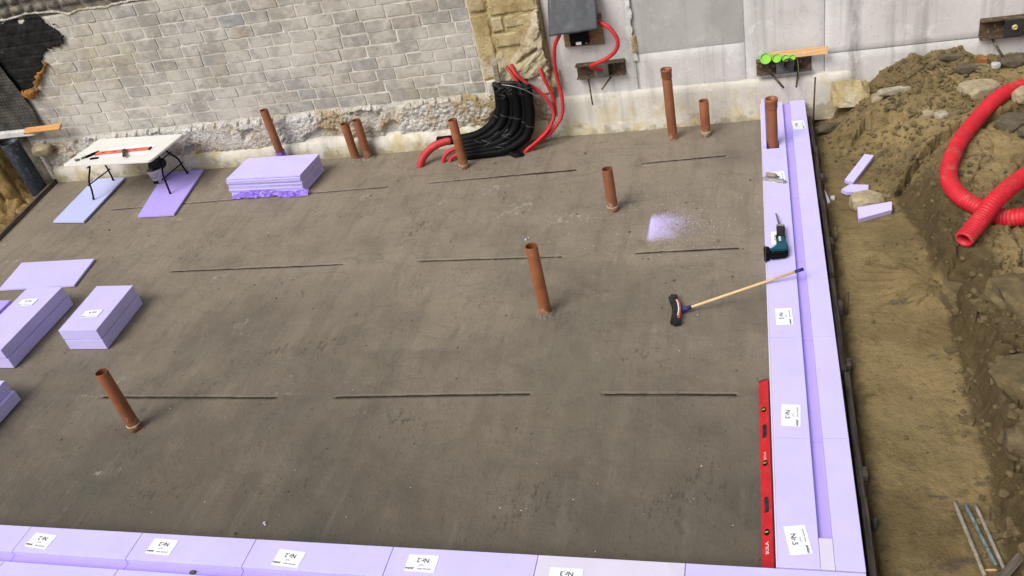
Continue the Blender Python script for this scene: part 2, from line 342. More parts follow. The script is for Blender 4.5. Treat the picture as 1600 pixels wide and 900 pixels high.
def m_limestone():
    g = G('yellow_limestone', 0.95, 0.1); n = g.noise(3.5, 6, 0.66); r = g.rand()
    a = g.mix(g.ramp(n, (0.36, 0.0), (0.64, 1.0)), (0.36, 0.27, 0.125), (0.54, 0.445, 0.255)); a = g.mix(g.ramp(r, (0.3, 0.0), (1.0, 0.5)), a, (0.52, 0.455, 0.31))
    a = g.mix(g.ramp(g.noise(10, 6, 0.72), (0.56, 0.0), (0.7, 0.7)), a, (0.21, 0.165, 0.095)); a = g.mix(g.ramp(g.noise(2, 5, 0.65, g.map(g.geo, loc=(0, 0, 8))), (0.54, 0.0), (0.66, 0.7)), a, (0.62, 0.575, 0.455))
    g.col(a); g.bump(g.noise(22, 6, 0.72), 0.9, 0.03); return g.m
def m_lime_pale():
    g = G('pale_limestone', 0.95, 0.1); n = g.noise(4, 6, 0.7); a = g.mix(g.ramp(n, (0.36, 0.0), (0.64, 1.0)), (0.44, 0.36, 0.21), (0.62, 0.56, 0.42)); a = g.mix(g.ramp(g.noise(15, 6, 0.75), (0.56, 0.0), (0.68, 0.8)), a, (0.20, 0.155, 0.09)); g.col(a); g.bump(g.noise(24, 6, 0.75), 1.0, 0.04); return g.m
def m_clay():
    g = G('terracotta_pipe', 0.42, 0.4); x, y, z = g.sep(); n = g.noise(5, 5, 0.6); r = g.rand()
    a = g.mix(g.ramp(n, (0.35, 0.0), (0.68, 1.0)), (0.215, 0.072, 0.028), (0.305, 0.110, 0.043)); a = g.mix(g.math('MULTIPLY', r, 0.45), a, (0.150, 0.056, 0.030))
    dm = g.math('ADD', g.noise(16, 6, 0.75), g.mr(z, 0.0, 0.25, 0.13, -0.06)); a = g.mix(g.ramp(dm, (0.575, 0.0), (0.69, 0.75)), a, (0.36, 0.30, 0.24))
    g.col(a); g.rough(g.ramp(n, (0.3, 0.35), (0.7, 0.6))); return g.m
def m_wood(name, c0, c1, sc=(3, 40, 40), rough=0.75):
    g = G(name, rough, 0.25); n = g.noise(1.0, 5, 0.6, g.map(g.obj, sc), 0.4); a = g.mix(g.ramp(n, (0.35, 0.0), (0.65, 1.0)), c0, c1)
    a = g.mix(g.ramp(g.noise(4, 5, 0.7), (0.60, 0.0), (0.72, 0.5)), a, tuple(q * 0.4 for q in c0)); g.col(a); g.bump(n, 0.3, 0.005); return g.m
def m_rust():
    g = G('rusty_steel', 0.8, 0.3); n = g.noise(8, 6, 0.7); a = g.mix(g.ramp(n, (0.36, 0.0), (0.64, 1.0)), (0.045, 0.033, 0.026), (0.115, 0.072, 0.042))
    a = g.mix(g.ramp(g.noise(17, 6, 0.72), (0.55, 0.0), (0.66, 0.75)), a, (0.33, 0.26, 0.16)); g.col(a); g.bump(n, 0.4, 0.01); return g.m
def m_red(name, c, dust=0.4):
    g = G(name, 0.45, 0.4); n = g.noise(6, 5, 0.65); a = g.mix(g.ramp(n, (0.35, 0.0), (0.68, 1.0)), tuple(q * 0.75 for q in c), c)
    a = g.mix(g.ramp(g.noise(4.5, 6, 0.75, g.map(g.geo, loc=(2, 4, 1))), (0.56, 0.0), (0.72, dust)), a, (0.36, 0.20, 0.13)); g.col(a); g.rough(0.55); return g.m
def m_membrane():
    g = G('dimpled_membrane', 0.7, 0.25); n = g.noise(4, 6, 0.7); a = g.mix(g.ramp(n, (0.4, 0.0), (0.7, 1.0)), (0.035, 0.032, 0.028), (0.115, 0.105, 0.09)); g.col(a); return g.m
def m_tar():
    g = G('bitumen_coat', 0.6, 0.2); n = g.noise(5, 6, 0.7); a = g.mix(g.ramp(n, (0.4, 0.0), (0.75, 1.0)), (0.007, 0.007, 0.008), (0.018, 0.017, 0.017))
    a = g.mix(g.ramp(g.noise(3, 6, 0.75, g.map(g.geo, (1, 1, 3))), (0.635, 0.0), (0.68, 0.7)), a, (0.20, 0.185, 0.165)); g.col(a); g.bump(n, 0.6, 0.03); return g.m
def m_film():
    g = G('purple_film', 0.22, 0.5); n = g.noise(14, 5, 0.7); g.col(g.mix(g.ramp(n, (0.35, 0.0), (0.68, 1.0)), (0.13, 0.045, 0.52), (0.42, 0.27, 0.88))); g.b.inputs['Alpha'].default_value = 0.82; return g.m
M['joint_dark'] = simple('joint_dark_strip', (0.040, 0.031, 0.023), 0.9, 0.5, 20, bump=0.5); M['floor'] = m_floor(); M['foam'] = m_foam('lavender_foam'); M['foam_pale'] = m_foam('pale_foam', (0.64, 0.595, 0.74)); M['foam_blue'] = m_foam('bluish_foam', (0.50, 0.54, 0.84)); M['foam_deep'] = m_foam('deep_foam', (0.45, 0.355, 0.84))  # deep_foam also colours the trough grooves for light bounced inside them
M['brick'] = m_brick(); M['mortar'] = m_mortar(); M['rubble'] = m_rubble(); M['soil'] = m_soil(); M['soil_cut'] = m_soil('dark_patch_clay_soil', (1, 1, 1), True); M['soil_left'] = m_soil('ochre_soil', (1.15, 1.02, 0.85)); M['lime'] = m_limestone(); M['lime_pale'] = m_lime_pale(); M['clay'] = m_clay(); M['rust'] = m_rust()
M['conc'] = m_concrete('cast_concrete', (0.52, 0.505, 0.49), (0.66, 0.65, 0.635)); M['plaster'] = m_concrete('grey_plaster', (0.36, 0.35, 0.335), (0.48, 0.47, 0.455), streak=0.35); M['plinth'] = m_concrete('stained_plinth', (0.52, 0.49, 0.43), (0.64, 0.615, 0.56), yellow=0.8)
M['old_stone'] = simple('old_stone', (0.20, 0.185, 0.16), 0.95, 0.55, 6, bump=0.8, dirt=(0.32, 0.27, 0.17)); M['stone'] = simple('field_stone', (0.46, 0.385, 0.25), 0.95, 0.45, 7, bump=0.9, dirt=(0.20, 0.16, 0.10)); M['stone_grey'] = simple('grey_stone', (0.128, 0.106, 0.072), 0.9, 0.4, 7, bump=0.8, dirt=(0.2, 0.155, 0.09)); M['clod'] = simple('soil_clod', (0.168, 0.126, 0.062), 0.95, 0.5, 9, bump=0.9, dirt=(0.10, 0.078, 0.042))
M['wood_dark'] = m_wood('weathered_board', (0.050, 0.040, 0.032), (0.150, 0.122, 0.094)); M['wood_new'] = m_wood('pine_wood', (0.52, 0.31, 0.14), (0.68, 0.44, 0.22)); M['wood_handle'] = m_wood('broom_handle_wood', (0.62, 0.42, 0.22), (0.72, 0.52, 0.30)); M['plywood'] = m_wood('plywood', (0.17, 0.105, 0.06), (0.30, 0.195, 0.115)); M['wood_orange'] = m_wood('orange_wood', (0.46, 0.22, 0.075), (0.60, 0.32, 0.12)); M['wood_grey'] = m_wood('grey_wood', (0.20, 0.17, 0.13), (0.36, 0.31, 0.24))
M['red_hose'] = m_red('red_hose', (0.56, 0.022, 0.025), 0.3); M['red_conduit'] = m_red('red_conduit', (0.60, 0.016, 0.030), 0.6); M['red_dusty'] = m_red('dusty_red', (0.52, 0.03, 0.035), 0.8)
M['black'] = simple('black_plastic', (0.005, 0.005, 0.006), 0.55, 0.4, 10, 0.10); M['black_matte'] = simple('black_rubber', (0.018, 0.018, 0.019), 0.65, 0.5, 14, dirt=(0.06, 0.055, 0.05)); M['box_dark'] = simple('dark_sheet', (0.050, 0.056, 0.066), 0.5, 0.3, 4, dirt=(0.075, 0.08, 0.085)); M['blue_pipe'] = simple('slate_pipe', (0.026, 0.034, 0.050), 0.45, 0.35, 6, dirt=(0.10, 0.10, 0.10))
M['membrane'] = m_membrane(); M['tar'] = m_tar(); M['pu'] = simple('orange_mounting_foam', (0.42, 0.18, 0.045), 0.9, 0.6, 12, bump=0.8, dirt=(0.13, 0.07, 0.03)); M['film'] = m_film()
M['white'] = simple('white_table', (0.74, 0.73, 0.70), 0.4, 0.06, 3); M['paper'] = simple('label_paper', (0.80, 0.82, 0.88), 0.6, 0.05, 8); M['ink'] = simple('ink', (0.02, 0.02, 0.03), 0.6, 0.2, 9); M['white_pl'] = simple('white_plastic', (0.72, 0.71, 0.69), 0.4, 0.2, 9, dirt=(0.35, 0.33, 0.3))
M['steel'] = simple('brushed_steel', (0.50, 0.49, 0.46), 0.35, 0.3, 25, 0.5, 0.8); M['wire'] = simple('wire', (0.16, 0.16, 0.155), 0.45, 0.4, 20, 0.5, 0.6); M['plate'] = simple('grey_plate', (0.13, 0.128, 0.12), 0.6, 0.4, 12, 0.4, 0.2, dirt=(0.22, 0.19, 0.15)); M['plate_dark'] = simple('dark_plate', (0.035, 0.036, 0.040), 0.5, 0.3, 10)
M['green'] = simple('green_plastic', (0.25, 0.60, 0.06), 0.4, 0.15, 6); M['teal'] = simple('teal_plastic', (0.006, 0.085, 0.125), 0.4, 0.25, 12); M['level_red'] = simple('level_red', (0.50, 0.016, 0.022), 0.4, 0.2, 9, dirt=(0.42, 0.05, 0.05)); M['level_orange'] = simple('level_orange', (0.68, 0.145, 0.065), 0.4, 0.15, 9); M['brush_red'] = simple('brush_red', (0.50, 0.075, 0.05), 0.5, 0.2, 12); M['navy'] = simple('navy_plastic', (0.030, 0.022, 0.13), 0.45, 0.3, 12); M['crumb'] = simple('foam_crumb', (0.74, 0.70, 0.90), 0.8, 0.2, 30); M['vial'] = simple('vial', (0.32, 0.42, 0.12), 0.3, 0.2, 10); M['brass'] = simple('brass', (0.62, 0.52, 0.22), 0.4, 0.3, 10)

# ================================================================== SETTING: slab
WY = 11.38                                                       # face of the block wall
def slab_left(y): return -12.07 + (11.38 - np.asarray(y, float)) * 0.158
def build_floor():
    joints = [(5.76, [(-13, 5.74), (-7.17, 5.74), (-4.95, 5.73), (-4.27, 5.74), (-2.22, 5.79), (-0.3, 5.78), (1, 5.78)], [(-7.17, -4.95), (-4.27, -2.22), (-1.50, -0.30)]),
              (8.16, [(-13, 8.23), (-7.78, 8.21), (-5.17, 8.18), (-4.12, 8.17), (-2.3, 8.12), (-0.29, 8.13), (1, 8.13)], [(-7.78, -5.17), (-4.12, -2.30), (-1.44, -0.29)]),
              (10.2, [(-13, 10.07), (-10.08, 10.09), (-5.26, 10.16), (-2.46, 10.25), (-0.46, 10.32), (1, 10.33)], [(-10.08, -5.26), (-4.61, -2.46), (-1.56, -0.46)])]
    ys = list(np.arange(2.95, 11.44, 0.03))
    for yk, _, _ in joints:
        ys = [v for v in ys if abs(v - yk) > 0.034] + [yk - 0.021, yk - 0.012, yk - 0.004, yk + 0.004, yk + 0.012, yk + 0.021]
    ys = np.array(sorted(ys)); u = np.linspace(0, 1, 500); U, Y0 = np.meshgrid(u, ys); X = slab_left(Y0) * (1 - U) + 0.575 * U
    kx = [2.95] + [j[0] for j in joints] + [11.44]; sh = [np.zeros_like(X)] + [np.interp(X, [p[0] for p in j[1]], [p[1] for p in j[1]]) - j[0] for j in joints] + [np.zeros_like(X)]
    Y = Y0.copy()
    for a in range(4):
        m = (Y0 >= kx[a]) & (Y0 <= kx[a + 1]); t = (Y0 - kx[a]) / (kx[a + 1] - kx[a]); Y = np.where(m, Y0 + sh[a] * (1 - t) + sh[a + 1] * t, Y)
    Z = (fbm(X * 0.7, Y * 0.7, 3, 3) - 0.5) * 0.018 + (fbm(X * 5, Y * 1.5, 4, 9) - 0.5) * 0.007 + (fbm(X * 16, Y * 10, 3, 21) - 0.5) * 0.004
    r = np.random.RandomState(4)
    for _ in range(260):                                          # heel marks and trowel dents
        cx, cy = r.uniform(-11, -0.2), r.uniform(3.9, 11); a = r.uniform(0.03, 0.12); b = r.uniform(0.012, 0.035); th = r.normal(1.35, 0.35); d = r.uniform(0.003, 0.010)
        dx = X - cx; dy = Y - cy; pu = (dx * math.cos(th) + dy * math.sin(th)) / a; pv = (-dx * math.sin(th) + dy * math.cos(th)) / b; q = pu * pu + pv * pv
        Z -= d * np.exp(-q) - 0.4 * d * np.exp(-(np.sqrt(q) - 1.6) ** 2 * 4)
    Z = np.minimum(Z, 0.02)
    for yk, pl, segs in joints:
        d = np.abs(Y0 - yk); jag = (vnoise(X * 25, Y0 * 0 + yk, 5) - 0.5) * 0.006
        for a, b in segs:
            inx = sstep(a - 0.02, a + 0.02, X) * (1 - sstep(b - 0.02, b + 0.02, X))
            Z -= inx * 0.04 * (d + jag < 0.014) * (0.75 + 0.5 * vnoise(X * 6, Y0 * 0 + 3, 8)); Z += inx * 0.004 * ((d > 0.014) & (d < 0.03)) * vnoise(X * 40, Y * 40, 12)
    Z = np.where(np.hypot(X + 6.41, Y - 5.27) < 0.14, Z - 0.004, Z)
    me = gridmesh(X, Y, Z, 'floor')
    def blob(lst):
        m = np.zeros_like(X)
        for cx, cy, a, b, th in lst:
            dx = X - cx; dy = Y - cy; u_ = (dx * math.cos(th) + dy * math.sin(th)) / a; v_ = (-dx * math.sin(th) + dy * math.cos(th)) / b; m = np.maximum(m, np.exp(-(u_ * u_ + v_ * v_)))
        return m
    scf = [(-3.6, 9.85, .28, .14, 1.0), (-3.35, 9.98, .2, .1, .5), (-4.2, 9.62, .14, .1, 1), (-8.6, 9.02, .25, .10, 1.2), (-8.8, 8.8, .2, .1, .4), (-11.5, 9.0, .5, .12, 1.7), (-6.9, 8.05, .16, .09, .6), (-6.05, 6.95, .16, .1, .9), (-6.0, 6.8, .14, .08, .4), (-7.1, 6.02, .14, .12, .2), (-6.35, 4.66, .16, .08, .5), (-8.55, 9.62, .22, .12, .1), (-5.5, 9.9, .12, .1, .6), (-5.2, 9.62, .15, .08, .4), (-9.0, 9.4, .3, .1, .5), (-10.9, 8.7, .3, .12, .3), (-4.8, 5.79, .35, .03, 0), (-7.4, 5.75, .3, .04, 0), (-3.1, 9.3, .4, .25, .7), (-3.15, 11.0, .3, .1, .1), (-2.3, 8.98, .5, .2, .1), (-6.5, 11.0, .2, .08, 0)]
    drt = [(-3.45, 5.45, .30, .12, .1), (-3.2, 5.35, .2, .1, .4), (-4.5, 4.52, .25, .12, 0), (-4.2, 4.55, .2, .1, .3), (-6.2, 4.95, .25, .14, .5), (-6.3, 4.7, .2, .1, .9), (-2.0, 4.5, .4, .2, .2), (-2.1, 4.3, .3, .12, .5), (-4.7, 6.6, .35, .2, .2), (-5.3, 6.5, .3, .16, .7), (-3.9, 10.5, .2, .1, 0), (-6.35, 5.12, .16, .10, 0), (-6.0, 5.8, .4, .12, .9), (-5.6, 4.4, .3, .2, .3), (-1.2, 6.35, .3, .1, .3), (-0.7, 4.6, .5, .3, .8), (-7.6, 8.9, .5, .2, 1.2), (-4.4, 8.9, .4, .2, 1.2), (-2.1, 6.95, .2, .12, .2), (-5.9, 11.0, .3, .1, 0), (-4.2, 10.5, .2, .08, 0)]
    fx = np.clip((X + 1.325) / 0.9, 0, 1); sp = 0.20 + 0.55 * fx; dst = sstep(-1.345, -1.315, X) * 0.9 * np.exp(-(fx / 0.38) ** 1.0) * np.exp(-(np.abs(Y - 8.65 - 0.05 * fx) / (0.30 + 0.2 * fx)) ** 4.0); dst = dst + 0.16 * np.exp(-(((X + 1.1) / 0.7) ** 2 + ((Y - 8.72) / 0.55) ** 2))
    for nm, arr in (('scuff', blob(scf)), ('dirt', blob(drt)), ('dust', dst)):
        at = me.attributes.new(nm, 'FLOAT', 'POINT'); at.data.foreach_set('value', arr.ravel().astype(np.float32))
    o = obj('floor', me, M['floor']); tag(o, kind='structure')
    for yk, pl, segs in joints:
        for sa, sb in segs:
            xa = np.linspace(sa + 0.005, sb - 0.005, max(8, int((sb - sa) / 0.03))); yc = np.interp(xa, [p[0] for p in pl], [p[1] for p in pl]) + (fbm(xa * 7, xa * 0, 3, 3) - 0.5) * 0.006
            hw = 0.0125 + 0.016 * (fbm(xa * 9, xa * 0 + yk, 4, 14) - 0.5); zz = -0.002 + 0.006 * (fbm(xa * 20, xa * 0, 3, 24) - 0.5)
            Xf = np.stack([xa] * 4); Yf = np.stack([yc - hw, yc - hw * 0.8, yc + hw * 0.8, yc + hw]); Zf = np.stack([zz - 0.03, zz, zz, zz - 0.03])
            obj('joint_dark_strip', gridmesh(Xf, Yf, Zf, 'joint_dark_strip', False), M['joint_dark'], o)  # added dark strip, standing for the darkness inside the saw-cut groove
    sk = obj('slab_edge', box(-12.1, 0.585, 2.9, 11.46, -0.30, -0.06), M['floor'], o)
build_floor()
tag(obj('ground', mk('ground', [(-90, -90, -0.45), (90, -90, -0.45), (90, 90, -0.45), (-90, 90, -0.45)], [(0, 1, 2, 3)]), M['soil']), kind='structure')

# ------------------------------------------------------------------ soil trench and bank on the right
EDGE = [(2.0, 1.55), (4.1, 1.55), (4.6, 1.55), (5.1, 1.60), (5.6, 1.60), (6.3, 1.62), (6.9, 1.62), (7.3, 1.72), (7.75, 1.60), (8.2, 1.62), (8.8, 1.50), (9.3, 1.40), (9.8, 1.20), (10.3, 0.95), (10.8, 0.80), (11.5, 0.60)]
def soil_h(x, y):
    x = np.asarray(x, float); y = np.asarray(y, float)
    e = np.interp(y, [p[0] for p in EDGE], [p[1] for p in EDGE]) + (fbm(x * 0 + 3, y * 2.2, 4, 31) - 0.5) * 0.26 + (vnoise(x * 3, y * 9, 32) - 0.5) * 0.05
    far = sstep(8.6, 10.2, y); d = x - e; low = sstep(7.0, 6.2, y)
    hb = 0.42 + 0.06 * far; w = 0.17 + 0.70 * far
    b1, b2, b3 = cells(x * 2.1 + 0.8 * fbm(x * 2, y * 2, 3, 18), y * 1.6 + 0.8 * fbm(x * 2, y * 2, 3, 19), 177)
    c1, c2, c3 = cells(x * 5.5 + 0.5 * fbm(x * 5, y * 5, 2, 8), y * 4.2, 77)
    rough = sstep(-0.02, 0.15, d) * (1 - far) * (0.30 + 0.70 * low)
    step = sstep(0, 1, d / (w * (0.7 + 0.6 * b3)))
    z = -0.10 + hb * step + 0.03 * sstep(0.1, 1.6, d)
    z += rough * (0.24 * (b3 - 0.5) + 0.10 * (c3 - 0.5) + 0.10 * (ridged(x * 4, y * 4, 5, 41) - 0.55)) * sstep(0.0, 0.3, d)
    z -= rough * (0.20 * np.exp(-(b2 / 0.055) ** 2) + 0.07 * np.exp(-(c2 / 0.07) ** 2)) * sstep(0.02, 0.2, d)
    f1, f2, f3 = cells(x * 9, y * 9, 91)
    z += far * sstep(0, 0.3, d) * (0.085 * (fbm(x * 6, y * 6, 5, 51) - 0.5) + 0.03 * (f3 - 0.5) * (f2 > 0.06))
    z += (fbm(x * 1.3, y * 1.3, 4, 61) - 0.5) * 0.05 + (fbm(x * 10, y * 10, 4, 71) - 0.5) * (0.010 + 0.022 * sstep(0, 0.2, d)) + (fbm(x * 34, y * 34, 2, 73) - 0.5) * 0.006
    mound = 0.62 * np.exp(-(((x - 1.95) / 0.42) ** 2 + ((y - 11.45) / 0.75) ** 2)) + 0.42 * np.exp(-(((x - 2.42) / 0.25) ** 2 + ((y - 11.5) / 0.5) ** 2)) + 0.34 * np.exp(-(((x - 3.1) / 0.6) ** 2 + ((y - 11.5) / 0.45) ** 2))
    z += mound * (0.30 + 0.25 * fbm(x * 7, y * 7, 3, 81))
    cy = np.interp(x, [1.40, 1.62, 1.9, 2.25, 2.6, 3.2], [9.20, 9.42, 9.66, 9.80, 9.98, 10.2]) + (fbm(x * 7, x * 0, 4, 5) - 0.5) * 0.16       # crack along the ledge
    z -= 0.26 * np.exp(-((y - cy) / 0.030) ** 2) * sstep(1.38, 1.6, x); z += 0.07 * sstep(0.0, 0.04, y - cy) * (1 - sstep(0.05, 0.5, y - cy)) * sstep(1.3, 1.5, x)
    cb = np.interp(x, [1.75, 2.0, 2.4, 3.0], [7.30, 7.22, 7.30, 7.2]) + (fbm(x * 6, x * 0, 4, 25) - 0.5) * 0.2
    z -= 0.22 * np.exp(-((y - cb) / 0.04) ** 2) * sstep(1.7, 1.85, x)
    ang = np.arctan2(y - 7.42, x - 1.62); rr = np.hypot(x - 1.62, y - 7.42); fan = np.exp(-((rr - 0.25) / 0.28) ** 2) * (x < 1.7) * np.exp(-((np.abs(ang) - 2.75) / 0.5) ** 2)
    z += fan * (0.07 + 0.03 * np.sin(ang * 26)); z -= 0.05 * np.exp(-((x - 0.66) / 0.05) ** 2)
    return z
def build_soil():
    xs = np.concatenate([np.linspace(0.60, 3.5, 250), np.linspace(3.6, 9, 40)]); ys = np.concatenate([np.linspace(1.0, 3.7, 60), np.linspace(3.72, 11.42, 640)]); X, Y = np.meshgrid(xs, ys)
    Z = soil_h(X, Y); jx = (fbm(X * 11, Y * 11 + Z * 9, 4, 101) - 0.5) * 0.07; jy = (fbm(X * 11 + Z * 9, Y * 11, 4, 111) - 0.5) * 0.07
    me = gridmesh(X + jx * (X > 0.7), Y + jy, Z, 'soil_ground')
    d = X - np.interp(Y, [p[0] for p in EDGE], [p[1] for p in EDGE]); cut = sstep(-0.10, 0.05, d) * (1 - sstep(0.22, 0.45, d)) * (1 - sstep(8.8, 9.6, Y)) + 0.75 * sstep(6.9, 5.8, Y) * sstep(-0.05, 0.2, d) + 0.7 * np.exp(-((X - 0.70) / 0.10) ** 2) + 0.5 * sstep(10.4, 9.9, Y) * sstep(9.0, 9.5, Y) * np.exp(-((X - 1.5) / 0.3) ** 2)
    at = me.attributes.new('cut', 'FLOAT', 'POINT'); at.data.foreach_set('value', cut.ravel().astype(np.float32))  # cut: mask of the darker soil on bank face, low bank, beside boards
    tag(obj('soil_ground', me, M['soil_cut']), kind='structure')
build_soil()
def build_soil_left():
    xs = np.linspace(-16, -11.3, 190); ys = np.linspace(7.5, 11.36, 160); X, Y = np.meshgrid(xs, ys); L = slab_left(Y) - 0.10
    d = L - X
    z = -0.06 + 1.02 * sstep(10.45, 11.25, Y + 0.55 * sstep(0.2, 1.2, d) + (fbm(X * 2, Y * 2, 3, 5) - 0.5) * 0.7) * sstep(0.30, 0.85, d) + (ridged(X * 3, Y * 3, 4, 55) - 0.55) * 0.20 * sstep(0.1, 0.5, d) + (ridged(X * 9, Y * 9, 3, 56) - 0.55) * 0.08 * sstep(0.1, 0.5, d) + (fbm(X * 12, Y * 12, 3, 6) - 0.5) * 0.04
    lump = cells(X * 3.1, Y * 3.1, 13); z -= 0.12 * np.exp(-(lump[1] / 0.12) ** 2) * sstep(0.05, 0.3, d)
    z = np.minimum(z, 0.98); z = np.where(d < 0, -0.1, z)
    tag(obj('soil_bank', gridmesh(X, Y, z, 'soil_bank'), M['soil_left']), kind='structure')
build_soil_left()
# ================================================================== BLOCK WALL
def build_brick_wall():
    w = thing('brick_wall', 'long weathered grey concrete block wall with pale mortar behind the slab', 'wall', (-7.8, WY, 0))
    xs = np.linspace(-12.3, -3.84, 420); zs = np.linspace(0.70, 2.80, 110); X, Z = np.meshgrid(xs, zs)
    Y = WY - 0.001 - (fbm(X * 7, Z * 7, 4, 3) - 0.5) * 0.010
    o = obj('mortar', gridmesh(X + 7.8, Y - WY, Z, 'mortar'), M['mortar'], w)
    obj('wall_core', box(-12.3 + 7.8, -3.84 + 7.8, 0.03, 0.42, 0.0, 3.3), M['mortar'], w)
    var = []
    r = np.random.RandomState(5)
    for k in range(14):                                           # chipped faces of the blocks
        nx, nz = 7, 4; V = []; Fc = []
        cut = [r.uniform(0, 0.02, 4)]
        for j in range(nz):
            for i in range(nx):
                u = i / (nx - 1) - 0.5; v = j / (nz - 1) - 0.5
                e = max(abs(u), abs(v)) > 0.49
                x = u + r.uniform(-0.012, 0.012); z = v + r.uniform(-0.03, 0.03)
                if abs(u) > 0.49 and abs(v) > 0.49: x *= r.uniform(0.975, 1.0); z *= r.uniform(0.95, 1.0)
                y = -0.011 + r.uniform(-0.002, 0.002) + (0.0015 if e else 0)
                V.append((x * 0.372, y, z * 0.156))
        n = len(V)
        for j in range(nz - 1):
            for i in range(nx - 1): a = j * nx + i; Fc.append((a, a + 1, a + nx + 1, a + nx))
        ring = [i for i in range(nx)] + [j * nx + nx - 1 for j in range(1, nz)] + [(nz - 1) * nx + i for i in range(nx - 2, -1, -1)] + [j * nx for j in range(nz - 2, 0, -1)]
        for q in ring: V.append((V[q][0] * 1.02, 0.03, V[q][2] * 1.03))
        m = len(ring)
        for i in range(m): Fc.append((ring[(i + 1) % m], ring[i], n + i, n + (i + 1) % m))
        var.append(mk('brick', V, Fc, False))
    for me in var: me.materials.append(M['brick'])
    CH = 0.1815; CL = 0.425
    for row in range(11):
        z = 0.785 + CH * (row + 0.5); x = -12.28 + (0.19 if row % 2 else 0.0) + rnd.uniform(-0.05, 0.05)
        while x < -3.9:
            L = CL * rnd.choice((1, 1, 1, 1, 1.06, 0.94, 1.12, 0.72)); x1 = min(x + L, -3.85)
            if x1 - x > 0.11:
                s = (x1 - x - 0.034) / 0.368
                o = obj('brick', rnd.choice(var), None, w, ((x + x1) / 2 + 7.8, rnd.uniform(-0.004, 0.004), z + rnd.uniform(-0.006, 0.006)), (rnd.uniform(-0.02, 0.02), rnd.uniform(-0.012, 0.012), rnd.uniform(-0.015, 0.015)))
                o.scale = (s * (1 if rnd.random() < 0.5 else -1), 1, 1 if rnd.random() < 0.5 else -1)
            x = x1
build_brick_wall()
def build_rubble():
    xs = np.linspace(-12.15, -2.86, 620); zs = np.linspace(0.14, 0.84, 54); X, Z = np.meshgrid(xs, zs)
    top = 0.80 + (fbm(X * 3.5, X * 0, 4, 4) - 0.5) * 0.10; t = sstep(0.0, 0.10, top - Z)
    c = cells(X * 8, Z * 8, 5); c2 = cells(X * 17, Z * 17, 6)
    out = 0.045 + 0.05 * fbm(X * 2, Z * 2, 3, 2) + 0.030 * (0.55 - c[0]) + 0.032 * (0.5 - c2[0]) + 0.018 * (fbm(X * 30, Z * 30, 2, 33) - 0.5) + 0.05 * (fbm(X * 1.1, Z * 3, 3, 9) - 0.5)
    out = out - 0.10 * sstep(0.62, 0.72, fbm(X * 2.2, Z * 3.0, 3, 17)); out = out - 0.03 * sstep(0.40, 0.20, Z)
    sl = np.abs(((X + 0.03 * vnoise(X * 2, X * 0, 3)) / 0.215) % 1 - 0.5) * 0.215; slot = (sl < 0.014) * sstep(0.02, 0.04, top - Z) * (top - Z < 0.11) * (vnoise(np.floor(X / 0.215), X * 0, 55) > 0.3); out = np.clip(out, 0.0, 0.085) - 0.09 * slot
    Y = WY - t * np.clip(out, -0.05, 0.1) + (1 - t) * 0.02
    o = obj('rubble_footing', gridmesh(X, Y, Z, 'rubble_footing'), M['rubble']); tag(o, 'rough broken rubble footing of white and ochre stones under the block wall', 'footing')
    xs = np.linspace(-12.05, -3.0, 300); pr = [(0.02, 0.32), (-0.05, 0.29), (-0.115, 0.245), (-0.125, 0.12), (-0.13, -0.05)]
    X = np.tile(xs, (len(pr), 1)); Y = np.array([[p[0]] * len(xs) for p in pr]) + WY; Z = np.array([[p[1]] * len(xs) for p in pr])
    nz = (fbm(X * 4, Z * 9, 4, 8) - 0.5); Y = Y + nz * 0.03; Z[:3] += (fbm(X[:3] * 1.2, X[:3] * 0, 3, 2) - 0.5) * 0.06
    o = obj('concrete_skirting', gridmesh(X[::-1], Y[::-1], Z[::-1], 'concrete_skirting'), M['plinth']); tag(o, 'low cream concrete strip along the foot of the block wall', 'skirting')
build_rubble()

# ================================================================== LIMESTONE PIER
def slab_stone(x0, x1, z0, z1, out, amp, seed, res=0.025, m=None, parent=None, yb=WY, lump=0.0):
    nx = max(6, int((x1 - x0) / res)); nz = max(5, int((z1 - z0) / res)); X, Z = np.meshgrid(np.linspace(x0, x1, nx), np.linspace(z0, z1, nz))
    e = np.minimum(np.minimum(X - x0, x1 - X), np.minimum(Z - z0, z1 - Z)); t = sstep(0, 0.020, e + (fbm(X * 11, Z * 11, 3, seed) - 0.5) * 0.03)
    Y = yb - t * (out + amp * (fbm(X * 6, Z * 6, 4, seed + 2) - 0.5) + lump * (ridged(X * 3.2, Z * 3.2 + X * 1.5, 4, seed + 5) - 0.5)) + (1 - t) * 0.02
    X = X + (fbm(X * 9, Z * 9, 2, seed + 7) - 0.5) * 0.025 * (e < 0.02); Z = Z + (fbm(X * 9, Z * 9, 2, seed + 9) - 0.5) * 0.03 * (e < 0.02)
    return obj('stone', gridmesh(X, Y, Z, 'stone'), m or M['lime'], parent)
pier = thing('limestone_pier', 'crumbling yellow limestone pier between block wall and concrete wall', 'pier', (0, 0, 0))
obj('pier_core', box(-3.842, -2.84, WY + 0.0, WY + 0.42, 0.0, 3.3), M['lime'], pier)
X, Z = np.meshgrid(np.linspace(-3.842, -2.84, 70), np.linspace(0.70, 3.3, 170)); Y = WY - 0.045 - (fbm(X * 7, Z * 7, 5, 3) - 0.5) * 0.06 - 0.03 * sstep(-3.5, -2.9, X) * ridged(X * 3, Z * 3, 4, 6); Y = np.where((X < -3.835) | (X > -2.846), WY + 0.02, Y)
obj('rough_face', gridmesh(X, Y, Z, 'rough_face'), M['lime'], pier)
slab_stone(-3.842, -3.565, 0.98, 1.95, 0.060, 0.02, 20, 0.02, M['lime'], pier); slab_stone(-3.842, -3.56, 1.955, 3.25, 0.058, 0.02, 21, 0.03, M['lime'], pier)
